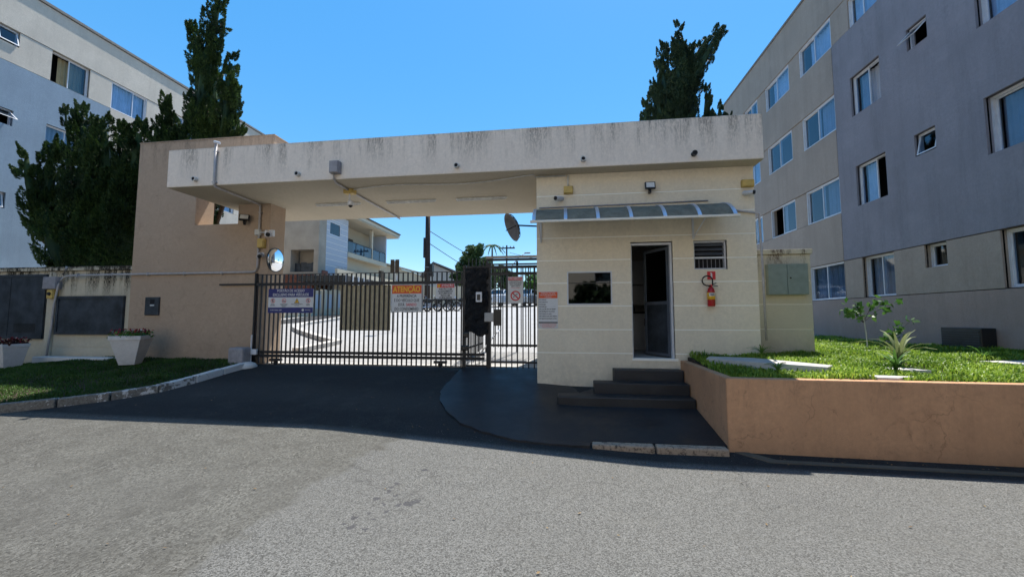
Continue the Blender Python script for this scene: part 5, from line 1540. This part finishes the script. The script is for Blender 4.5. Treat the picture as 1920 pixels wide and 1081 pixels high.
# gated fence on the left inside
fn = thing('villa_fence', (-15.7, 24, 1.9), 'beige pillared boundary fence with pale metal panels beyond the gate', 'fence')
fx = lambda t: -17.2 + 4.2 * t; fy = lambda t: 22.4 + 8.0 * t
for i in range(12):
    t = i / 11; x, y = fx(t), fy(t); z = ground_z(x, y)
    bx('pillar', M['housecream'], fn, x - .16, x + .16, y - .16, y + .16, z - .1, z + 1.75)
    if i < 11:
        x2, y2 = fx((i + 1) / 11), fy((i + 1) / 11)
        m = MB(); d = Vector((x2 - x, y2 - y, 0)); 
        for (za, zb, nm, mt) in ((0, .5, 'plinth', 'housecream'), (.5, 1.45, 'panel', 'siding'), (1.45, 1.7, 'rail_panel', 'housecream')):
            m = MB(); nrm = Vector((d.y, -d.x, 0)).normalized() * .05
            a = Vector((x, y, z)); b = Vector((x2, y2, z))
            m.add([a + nrm + Vector((0, 0, za)), b + nrm + Vector((0, 0, za)), b + nrm + Vector((0, 0, zb)), a + nrm + Vector((0, 0, zb)),
                   a - nrm + Vector((0, 0, za)), b - nrm + Vector((0, 0, za)), b - nrm + Vector((0, 0, zb)), a - nrm + Vector((0, 0, zb))],
                  [(0, 1, 2, 3), (4, 7, 6, 5), (0, 4, 5, 1), (3, 2, 6, 7), (0, 3, 7, 4), (1, 5, 6, 2)])
            m.build(nm, M[mt], fn)
# long dark band hedge/roof over the fence
dr = thing('carport_roof', (-16.5, 26, 4.2), 'low dark carport roof with white post tips behind the fence', 'carport')
MB().box(-18.2, -14.8, 25.0, 31.0, 4.15, 4.55).build('roof', M['brick_cap'], dr)
for i in range(8):
    bx('post', M['white'], dr, -14.78, -14.7, 25.1 + i * .8, 25.18 + i * .8, 2.0, 4.6)
# raw cement house
uh = thing('raw_house', (-19, 27, 2), 'unfinished raw cement house wall with a dark gated recess', 'house')
mpU = lambda u, v, w: (u, 26.8 + w, v)
wall_grid(mpU, -21.8, -17.98, 1.5, 10.5, [(-20.22, -18.36, 5.03, 6.70)], .9).build('wall', M['unfinished'], uh)
bx('recess_wall', M['unfinished'], uh, -20.3, -18.3, 27.9, 28.0, 4.9, 6.8)
bx('side_wall', M['unfinished'], uh, -21.8, -21.6, 27.91, 34, 1.5, 10.5)
for i in range(4):
    bx('dark_gate', M['grey_metal'], uh, -20.2 + i * .46, -20.2 + i * .46 + .44, 27.3, 27.34, 5.04, 5.75 + .06 * (i % 2))
bwl = thing('brick_planter', (-19, 26.4, 2), 'red brown brick planter wall in front of the raw house', 'brick wall')
for r_ in range(3):
    for i in range(8):
        bx('brick', M['brickred'], bwl, -20.45 + i * .30 + .15 * (r_ % 2), -20.17 + i * .30 + .15 * (r_ % 2), 26.2, 26.5, 4.45 + r_ * .13, 4.56 + r_ * .13)
bx('wall_core', M['brickred'], bwl, -20.45, -18.0, 26.25, 26.55, 2, 4.44)
# two-storey villa with siding and balcony (x=-18 plane)
vl = thing('villa', (-18, 33, 2), 'two storey pale villa with banded wall, blue window and glass balcony', 'house')
mpV = lambda u, v, w: (-18 - w, u, v)
VHoles = [(28.15, 29.65, 8.11, 9.15)]
zl = [1.5, 3.1, 5.68, 6.15, 6.6, 7.05, 7.5, 7.95, 8.4, 8.85, 9.3, 9.8]
for a, b in zip(zl[:-1], zl[1:]):
    for p, q in ([(27.0, 28.15), (29.65, 30.75)] if a > 8.1 and b < 9.1 else [(27.0, 30.75)]):
        wall_grid(mpV, p, q, a + .02, b - .02, VHoles, .25).build('wall_band', M['siding'], vl)
wall_grid(lambda u, v, w: mpV(u, v, w + .02), 27.01, 30.74, 1.5, 9.8, VHoles, .2).build('joint_backing', M['joint'], vl)
wv = frame_mb(mpV, 28.15, 29.65, 8.11, 9.15, .06, .02, .1).build('window', M['white'], vl)
MB().prism([(28.2, 8.16), (29.6, 8.16), (29.6, 9.1), (28.2, 9.1)], .06, .08, mpV).build('pane', M['glass_dark'], wv)
bx('back_plate', M['navy'], wv, -18.30, -18.26, 28.0, 29.8, 8.0, 9.3)
# balcony part
bx('balcony_slab', M['housecream'], vl, -20.5, -17.95, 30.77, 38.0, 6.75, 7.14)
bx('lower_wall', M['housecream'], vl, -20.5, -18.6, 30.77, 38.0, 1.5, 6.74)
bx('balcony_wall', M['housecream'], vl, -20.5, -19.8, 30.77, 38.0, 7.15, 9.95)
bx('end_wall', M['siding'], vl, -19.79, -18.0, 37.8, 38.0, 7.15, 9.9)
bx('column', M['housecream'], vl, -18.25, -18.02, 34.92, 35.18, 7.15, 9.9)
bx('door', M['signbrown'], vl, -19.79, -19.74, 33.0, 34.6, 7.15, 8.95)
bx('door_frame', M['white'], vl, -19.79, -19.75, 32.85, 32.98, 7.15, 9.1)
for a, b in ((30.8, 32.1), (32.12, 33.5), (33.52, 34.9), (35.2, 36.5), (36.52, 37.78)):
    bx('balcony_glass', M['glass_blue'], vl, -18.03, -18.01, a, b, 7.18, 8.06)
    bx('balcony_rail', M['black_metal'], vl, -18.05, -17.99, a, b, 8.07, 8.13)
    bx('balcony_post', M['black_metal'], vl, -18.05, -17.99, b - .03, b + .015, 7.145, 8.07)
rf = MB()
rf.add([(-17.3, 26.6, 10.05), (-17.3, 39.6, 10.05), (-22, 39.6, 11.6), (-22, 26.6, 11.6), (-17.3, 26.6, 10.35), (-17.3, 39.6, 10.35), (-22, 39.6, 11.9), (-22, 26.6, 11.9)],
       [(0, 1, 2, 3), (4, 7, 6, 5), (0, 4, 5, 1), (1, 5, 6, 2), (2, 6, 7, 3), (3, 7, 4, 0)])
rf.build('roof', M['housecream'], vl)
bx('soffit', M['housecream'], vl, -20.5, -17.35, 26.7, 39.5, 9.96, 10.03)
bx('roof_edge', M['brick_cap'], vl, -17.32, -17.2, 26.6, 39.65, 10.36, 10.46)
dv2 = bx('door', M['brown_door'], vl, -17.98, -17.93, 27.25, 27.95, 3.3, 5.2)
# spiked garden wall
sg = thing('spiked_wall', (-16.6, 31, 2), 'pale garden wall topped by small metal spikes in front of the villa', 'wall')
bx('wall', M['housecream'], sg, -16.7, -16.5, 26.9, 38, 1.8, 5.25)
for i in range(56):
    if i == 0: sk = MB().tube([(-16.6, 27.0, 5.25), (-16.6, 27.0, 5.5)], .015, 4, .003).build('spike', M['black_metal'], sg)
    else: share('spike', sk, sg, (0, i * .19, 0))
bx('post', M['signbrown'], sg, -16.72, -16.45, 33.8, 34.3, 2, 5.9)
bx('post', M['white'], sg, -16.72, -16.48, 37.6, 37.8, 2, 5.9)
# back-to-back boards on a pole
bd = thing('road_sign', (-6.28, 14, 1), 'back of two brown sign boards on a thin pole above the gate', 'sign')
bx('board', M['signbrown'], bd, -6.46, -6.31, 14, 14.02, 3.33, 3.85)
bx('board', M['signbrown'], bd, -6.27, -6.12, 14, 14.02, 3.33, 3.85)
MB().tube([(-6.29, 14.03, 1.0), (-6.29, 14.03, 3.8)], .02, 6).build('pole', M['concrete'], bd)
# utility pole
def P_at(px_ratio, y): return px_ratio * y
up_ = thing('utility_pole', (-10.75, 30, 2.3), 'thick dark wooden utility pole with a black box rising past the slab', 'utility pole')
MB().tube([(-10.72, 30, 2.0), (-10.78, 30, 12.5)], .24, 12, .17).build('pole', M['wood'], up_, smooth=True)
bx('box', M['black'], up_, -10.52, -10.28, 29.8, 30.2, 4.9, 5.9)
bx('box', M['black'], up_, -11.08, -10.95, 29.9, 30.1, 6.4, 8.0)
for z in (5.2, 5.6, 4.2): MB().lathe([(.245, 0), (.25, .02), (.245, .04)], (-10.74, 30, z), 12).build('band', M['greybox'], up_)
# wires
def wire_(a, b, sag, label):
    a = Vector(a); b = Vector(b)
    pts = [a.lerp(b, i / 16) - Vector((0, 0, sag * math.sin(math.pi * i / 16))) for i in range(17)]
    tag(MB().tube(pts, .03, 5).build('overhead_wire', M['black']), label, 'wire')
wire_((-10.7, 30, 8.6), (-7, 62, 8.2), .6, 'upper overhead wire running from the dark pole to the far street')
wire_((-10.7, 30, 7.6), (-9, 62, 7.0), .6, 'lower overhead wire running from the dark pole towards the trees')
wire_((-7.2, 52, 10.3), (6, 62, 9.5), .5, 'thin overhead wire from the far crossarm pole to the right')
fp = thing('utility_pole', (-7.7, 52, 3), 'far utility pole with a crossarm above the trees', 'utility pole')
MB().tube([(-7.6, 52, 2.5), (-7.6, 52, 11.3)], .14, 8, .1).build('pole', M['wood'], fp)
bx('crossarm', M['wood'], fp, -8.7, -6.5, 51.9, 52.1, 10.85, 11.0)
for dx in (-.95, -.5, .5, .95): bx('insulator', M['greybox'], fp, -7.6 + dx - .06, -7.6 + dx + .06, 51.95, 52.05, 11.0, 11.2)
sl = thing('street_lamp', (-6.8, 46, 3), 'curved grey street lamp arm above the inner gate', 'street lamp')
MB().tube([(-6.6, 46, 2.5), (-6.6, 46, 6.6), (-6.2, 46, 7.6), (-5.3, 46, 8.7), (-4.5, 46, 9.2)], .06, 8, .04).build('arm', M['greybox'], sl, smooth=True)
MB().box(-4.6, -3.9, 45.85, 46.15, 9.15, 9.3).build('lamp_head', M['greybox'], sl, bevel=.05)

# low neighbour houses
def gable(name, x0, x1, y0, y1, z0, z1, zr, label, wall, roof, axis='x'):
    o = thing(name, ((x0 + x1) / 2, y0, z0), label, 'house')
    bx('wall', M[wall], o, x0, x1, y0, y1, z0, z1)
    ym = (y0 + y1) / 2; m = MB()
    xm = x0 + (x1 - x0) * axis if isinstance(axis, float) else (x0 + x1) / 2
    m.add([(x0 - .4, y0 - .4, z1), (xm, y0 - .4, zr), (x1 + .4, y0 - .4, z1), (x0 - .4, y1, z1), (xm, y1, zr), (x1 + .4, y1, z1),
           (x0 - .4, y0 - .4, z1 + .18), (xm, y0 - .4, zr + .18), (x1 + .4, y0 - .4, z1 + .18), (x0 - .4, y1, z1 + .18), (xm, y1, zr + .18), (x1 + .4, y1, z1 + .18)],
          [(0, 3, 4, 1), (1, 4, 5, 2), (6, 7, 10, 9), (7, 8, 11, 10), (0, 1, 7, 6), (1, 2, 8, 7), (3, 9, 10, 4), (4, 10, 11, 5), (0, 6, 9, 3), (2, 5, 11, 8)])
    m.build('roof', M[roof], o)
    m = MB(); m.add([(x0, y0 - .01, z1), (x1, y0 - .01, z1), (xm, y0 - .01, zr - .1)], [(0, 1, 2)])
    m.build('gable_wall', M[wall], o)
    for i in range(2):
        wx = x0 + (x1 - x0) * (.3 + .4 * i)
        w = bx('window', M['glass_dark'], o, wx - .5, wx + .5, y0 - .06, y0 - .01, z0 + 1.6, z0 + 2.7)
    return o
gable('neighbour_house', -25, -16.2, 45, 55, 2, 6.5, 8.7, 'long cream neighbour house with low sloping roof left of the pole', 'housecream', 'housecream', .15)
gable('neighbour_house', -16.1, -11.5, 44, 54, 2, 6.3, 7.9, 'neighbour house with grey tiled roof right of the dark pole', 'concrete', 'rooftile', .25)
bx_ = thing('boundary_wall', (-13, 36, 2), 'cream boundary wall running behind the parked motorcycles', 'wall')
for i in range(8):
    bx('wall_section', M['housecream'], bx_, -15.6 + i * .9, -14.72 + i * .9, 35.0 + i * .0, 35.2, 2.2, 4.5)

# ------------------------------------------------------------------ motorcycles
def wheel(par, x, y, z, r, name='wheel', w=.05):
    N = 22
    m = MB()
    m.lathe([(r - .05, -w), (r - .015, -w), (r, 0 - w * .4), (r, w * .4), (r - .015, w), (r - .05, w)], (x, y, z), N, (0, 1, 0))
    t = MB()
    wo = bpy.data.objects
    prof = [(r, 0), (r - .008, w * .7), (r - .045, w), (r - .07, w * .6), (r - .07, -w * .6), (r - .045, -w), (r - .008, -w * .7), (r, 0)]
    m = MB(); vs = []
    for i in range(N):
        a = 2 * math.pi * i / N
        for rr, ww in prof[:-1]: vs.append((x + rr * math.cos(a), y + ww, z + rr * math.sin(a)))
    k = len(prof) - 1
    fs = [(i * k + j, i * k + (j + 1) % k, ((i + 1) % N) * k + (j + 1) % k, ((i + 1) % N) * k + j) for i in range(N) for j in range(k)]
    m.add(vs, fs)
    tyre = m.build(name, M['rubber'], par, smooth=True)
    rm = MB()
    for i in range(6):
        a = math.pi * i / 6
        rm.tube([(x - (r - .06) * math.cos(a), y, z - (r - .06) * math.sin(a)), (x + (r - .06) * math.cos(a), y, z + (r - .06) * math.sin(a))], .012, 4)
    rm.lathe([(.05, -.04), (.05, .04)], (x, y, z), 10, (0, 1, 0))
    rm.build('rim', M['chrome'], tyre)
def motorbike(label, paint_):
    o = thing('motorcycle', (0, 0, 0), label, 'motorcycle', 'motorcycles parked by the boundary wall')
    wheel(o, -.65, 0, .30, .30); wheel(o, .65, 0, .30, .30)
    fm = MB()
    fm.tube([(.65, -.07, .30), (.48, -.07, .80), (.42, -.06, .98)], .02, 6); fm.tube([(.65, .07, .30), (.48, .07, .80), (.42, .06, .98)], .02, 6)
    fm.tube([(-.65, -.08, .30), (-.1, -.08, .38), (.2, 0, .35), (.42, 0, .85)], .022, 6); fm.tube([(-.65, .08, .30), (-.1, .08, .38)], .022, 6)
    fm.build('frame', M['black_metal'], o)
    MB().box(-.2, .22, -.12, .12, .25, .55).build('engine', M['greybox'], o, bevel=.04)
    MB().lathe([(.02, -.25), (.11, -.2), (.14, 0), (.12, .18), (.03, .25)], (.12, 0, .72), 14, (1, 0, .15)).build('tank', paint_, o, smooth=True)
    MB().box(-.62, -.05, -.12, .12, .70, .80).build('seat', M['black'], o, bevel=.04)
    MB().box(-.85, -.5, -.09, .09, .58, .68).build('rear_fender', paint_, o, bevel=.03)
    MB().box(.48, .86, -.07, .07, .60, .64).build('front_fender', paint_, o, bevel=.015)
    MB().tube([(.36, -.36, 1.0), (.42, -.2, 1.03), (.42, .2, 1.03), (.36, .36, 1.0)], .014, 6).build('handlebar', M['chrome'], o)
    MB().lathe([(.03, -.06), (.09, 0), (.09, .05)], (.52, 0, .88), 14, (1, 0, 0)).build('headlight', M['chrome'], o)
    MB().tube([(.1, -.16, .28), (-.3, -.17, .28), (-.75, -.17, .36)], .035, 8).build('exhaust', M['chrome'], o)
    return o
bike0 = motorbike('dark motorcycle with white side at the left of the row, front wheel toward the gate', M['black'])
spots = [(-8.75, 24.6, 35, 'black motorcycle second from the left in the parked row'), (-8.2, 24.9, 20, 'black motorcycle in the middle of the parked row'),
         (-7.65, 25.2, 25, 'dark motorcycle right of the middle in the parked row'), (-6.95, 25.8, 5, 'motorcycle at the right end of the row with its front wheel showing')]
def place(o, x, y, a):
    o.location = (x, y, ground_z(x, y)); o.rotation_euler = (0, 0, R(a))
for x, y, a, lab in spots:
    c = copy_tree(bike0); place(c, x, y, a - 20); c['label'] = lab
place(bike0, -9.2, 24.3, 60)
rb = motorbike('red motorcycle at the very left end of the parked row', M['red']); place(rb, -9.6, 24.6, 75)

# ------------------------------------------------------------------ cars
def car(label, paint_, cat='car'):
    o = thing('parked_car', (0, 0, 0), label, cat, 'cars parked at the far end of the inner road')
    L, Wd = 4.1, 1.7
    # body profile (side), lofted across width with tumblehome
    prof = [(-2.05, .35), (-2.05, .75), (-1.95, .95), (-1.1, 1.02), (1.75, 1.0), (2.0, .85), (2.05, .5), (2.0, .3), (-1.95, .28)]
    m = MB(); vs = []
    for yy, k in ((-.85, .97), (-.80, 1), (.80, 1), (.85, .97)):
        for x, z in prof: vs.append((x * k, yy, z if abs(yy) < .82 else .3 + (z - .3) * .93))
    n = len(prof)
    fs = [(s_ * n + i, s_ * n + (i + 1) % n, (s_ + 1) * n + (i + 1) % n, (s_ + 1) * n + i) for s_ in range(3) for i in range(n)] + [tuple(range(n)), tuple(3 * n + i for i in range(n))[::-1]]
    m.add(vs, fs); m.build('body', paint_, o, bevel=.04, seg=3)
    top = [(-.95, 1.0), (-.35, 1.42), (1.0, 1.46), (1.6, 1.0)]
    m = MB(); vs = []
    for yy, zc in ((-.80, 0), (-.64, 1), (.64, 1), (.80, 0)):
        for x, z in top: vs.append((x, yy if z < 1.1 or zc else (yy * .84), z))
    m = MB()
    m.add([(-1.0, -.76, 1.0), (1.65, -.76, 1.0), (1.65, .76, 1.0), (-1.0, .76, 1.0), (-.40, -.60, 1.42), (1.05, -.60, 1.44), (1.05, .60, 1.44), (-.40, .60, 1.42)],
          [(0, 1, 5, 4), (1, 2, 6, 5), (2, 3, 7, 6), (3, 0, 4, 7), (4, 5, 6, 7)])
    m.build('windows', M['glass_dark'], o)
    bx('roof', paint_, o, -.42, 1.07, -.61, .61, 1.435, 1.475, .02)
    for s in (-1, 1):
        MB().tube([(-1.0, s * .77, 1.0), (-.40, s * .61, 1.44)], .035, 5).build('pillar', paint_, o)
        MB().tube([(1.66, s * .77, 1.0), (1.06, s * .61, 1.45)], .05, 5).build('pillar', paint_, o)
        bx('headlight', M['chrome'], o, -2.07, -1.95, s * .60 - .16, s * .60 + .16, .66, .80, .02)
        bx('tail_light', M['red'], o, 1.97, 2.06, s * .65 - .1, s * .65 + .1, .7, .88, .02)
        bx('wing_mirror', paint_, o, -.85, -.7, s * .92 - .08, s * .92 + .08, 1.0, 1.12, .02)
        for x in (-1.3, 1.28): wheel(o, x, s * .76, .31, .31, w=.09)
    bx('grille', M['black'], o, -2.075, -2.0, -.35, .35, .5, .68)
    bx('number_plate', M['signwhite'], o, -2.085, -2.076, -.2, .2, .42, .52)
    return o
c0 = car('white car parked across the end of the inner road, seen through the gate', M['car_white']); place(c0, -5.6, 34.5, 70)
c1 = car('silver car parked to the right of the white car beyond the gate', M['car_silver']); place(c1, -3.3, 34.8, 75)
c2 = car('dark car partly hidden behind the pedestrian gate and guardhouse', M['car_dark']); place(c2, -1.0, 35.2, 80)
c3 = copy_tree(c0); place(c3, -8.2, 41, 40); c3['label'] = 'second white car farther back beneath the round tree'

# ------------------------------------------------------------------ far trees
def broad_tree(name, label, base, blobs, n, s, mat='treeleaf', seed=1):
    o = thing(name, base, label, 'tree')
    rg = np.random.default_rng(seed)
    m = MB(); top = Vector(blobs[0][0])
    m.tube([base, Vector(base).lerp(top, .5) + Vector((.1, 0, 0)), top], .22, 8, .08)
    C = []
    for c, r in blobs:
        m.tube([Vector(base).lerp(top, .5), Vector(c)], .09, 5, .03)
        k = int(n * r * r / sum(b[1] ** 2 for b in blobs))
        nl = 16
        d = rg.normal(size=(nl, 3)); d /= np.linalg.norm(d, axis=1)[:, None]
        lc = np.array(c) + d * r * rg.uniform(.35, .85, nl)[:, None]
        for q in range(nl):
            v = rg.normal(size=(k // nl, 3)); v /= np.linalg.norm(v, axis=1)[:, None]
            C.append(lc[q] + v * (r * .42 * rg.uniform(.5, 1.05, k // nl))[:, None] * (1, 1, .75))
    m.build('trunk', M['bark'], o, smooth=True)
    C = np.concatenate(C)
    leaf_cloud('crown', C, s, M[mat], o, rg, 1.4)
    return o
broad_tree('broadleaf_tree', 'round green broadleaf tree rising behind the gate', (-9.2, 40, 3.0),
           [((-9.3, 40, 8.2), 1.2), ((-10.2, 40, 6.8), 1.2), ((-8.4, 40, 6.9), 1.2), ((-7.6, 40, 6.4), .9), ((-10.8, 40, 5.6), 1.0), ((-9.2, 40, 5.6), 1.3), ((-8.8, 40, 8.6), .8), ((-7.4, 40, 5.4), .9), ((-10.0, 40, 7.9), .8)], 16000, .17, seed=2)
broad_tree('broadleaf_tree', 'smaller green tree to the right behind the inner gate', (-6.9, 44, 3.0),
           [((-6.9, 44, 6.8), .9), ((-6.0, 44, 6.2), .8), ((-7.8, 44, 6.2), .8), ((-6.4, 44, 5.4), 1.1), ((-5.2, 44, 5.2), .8)], 8000, .17, seed=3)
broad_tree('garden_shrub', 'light green bush beyond the pedestrian gate', (-2.6, 38, 2.8),
           [((-3.2, 38, 5.0), .9), ((-2.2, 38, 4.8), .9), ((-1.2, 38, 5.0), .9), ((-2.4, 38, 4.0), 1.0)], 6000, .15, 'leaf', seed=4)
pf = thing('palm_tree', (-8.4, 44, 3), 'palm fronds drooping above the round tree', 'tree')
MB().tube([(-8.1, 44, 2.5), (-8.1, 44, 9.9)], .14, 7, .09).build('trunk', M['bark'], pf)
for i in range(9):
    a = i * 2 * math.pi / 9; m = MB(); vs = []
    for k in range(7):
        t = k / 6; p = Vector((-8.1, 44, 9.9)) + Vector((math.cos(a), math.sin(a), 0)) * 1.5 * t + Vector((0, 0, .5 * t - 1.4 * t * t))
        sdv = Vector((-math.sin(a), math.cos(a), 0)) * .14 * (1 - t * .8)
        vs += [p - sdv + Vector((0, 0, -.12)), p, p + sdv + Vector((0, 0, -.12))]
    m.add(vs, [f for k in range(6) for f in ((3 * k, 3 * k + 1, 3 * k + 4, 3 * k + 3), (3 * k + 1, 3 * k + 2, 3 * k + 5, 3 * k + 4))])
    m.build('frond', M['treeleaf'], pf)
print('tufts', nt_, nt2, nt3)

# ------------------------------------------------------------------ added behind the camera, unseen: pale building bouncing fill light, dark reflection trees
ob = thing('apartment_building', (0, -14, 0), 'added unseen pale building behind the camera, bouncing sunlight onto the gatehouse', 'building')
mpO = lambda u, v, w: (u, -12 - w, v)
HO = [(x, x + 1.5, z, z + 1.1) for x in range(-26, 30, 4) for z in (1.4, 4.0, 6.6, 9.2)]
wall_grid(mpO, -28, 32, -.3, 13, HO, .2).build('wall', plaster('bounce_wall_paint', (.86, .76, .62), mott=.04), ob)
bx('wall_core', M['dark'], ob, -28, 32, -24, -12.3, -.3, 12.95)
bx('roof', M['reveal'], ob, -28.1, 32.1, -24, -11.9, 13.01, 13.15)
for h in HO:
    fo = frame_mb(mpO, *h, .05, .05, .12).build('window', M['alu'], ob)
    MB().prism([(h[0], h[2]), (h[1], h[2]), (h[1], h[3]), (h[0], h[3])], .08, .09, mpO).build('pane', M['glass'], fo)
for i in range(3):  # trees added so the guardhouse window reflects something dark
    x = -1.5 + i * 3.2
    broad_tree('reflection_tree', ['first', 'second', 'third', 'fourth', 'fifth', 'sixth', 'seventh', 'eighth', 'ninth'][i] + ' added unseen dark tree from the left, darkening the window reflection', (x, -9.5, 0),
               [((x, -9.5, 2.9), 1.1), ((x - 1., -9.5, 2.3), 1.1), ((x + 1., -9.5, 2.4), 1.1), ((x, -9.2, 1.3), 1.1)], 2600, .36, 'juniper_far', seed=40 + i)

# ------------------------------------------------------------------ fallen leaves and grit
rg = np.random.default_rng(77)
def litter(name, label, n, area, fz, s_, mat, seed):
    rg = np.random.default_rng(seed)
    P_ = []
    for (x0, x1, y0, y1, k) in area:
        q = int(n * k)
        P_.append(np.stack([rg.uniform(x0, x1, q), rg.uniform(y0, y1, q)], 1))
    P_ = np.concatenate(P_)
    C = np.array([(a, b, fz(a, b) + .012) for a, b in P_])
    n_ = len(C)
    a = rg.uniform(0, 6.28, n_); A_ = np.stack([np.cos(a), np.sin(a), rg.uniform(-.3, .3, n_)], 1); B_ = np.stack([-np.sin(a), np.cos(a), rg.uniform(-.3, .3, n_)], 1)
    sz = (s_ * rg.uniform(.5, 1.4, n_))[:, None]
    V = np.stack([C - A_ * sz, C + B_ * sz * .5, C + A_ * sz, C - B_ * sz * .5], 1).reshape(-1, 3)
    o = raw_mesh(name, V, 4, np.arange(4 * n_), mat); o['kind'] = 'stuff'; o['label'] = label
litter('fallen_leaves', 'small dry leaves scattered on the road and forecourt edges', 260, [(-6.8, -2.2, 5.2, 8.1, .3), (-8, 8, 2.2, 5.0, .25), (2.2, 7, 5.02, 5.25, .35), (-2.2, -.6, 5.15, 5.4, .1)], ground_z, .014, mat_leaf('dry_leaf', (.16, .09, .03), (.34, .24, .10), .1), 5)
litter('grit', 'pale grit and gravel specks on the asphalt', 500, [(-8, 7, 1.4, 5.2, .6), (-6.8, -2.2, 5.2, 8.1, .25), (-2.3, -.5, 5.0, 5.3, .15)], ground_z, .006, mat_leaf('grit_stone', (.22, .21, .19), (.42, .40, .37), 0), 6)
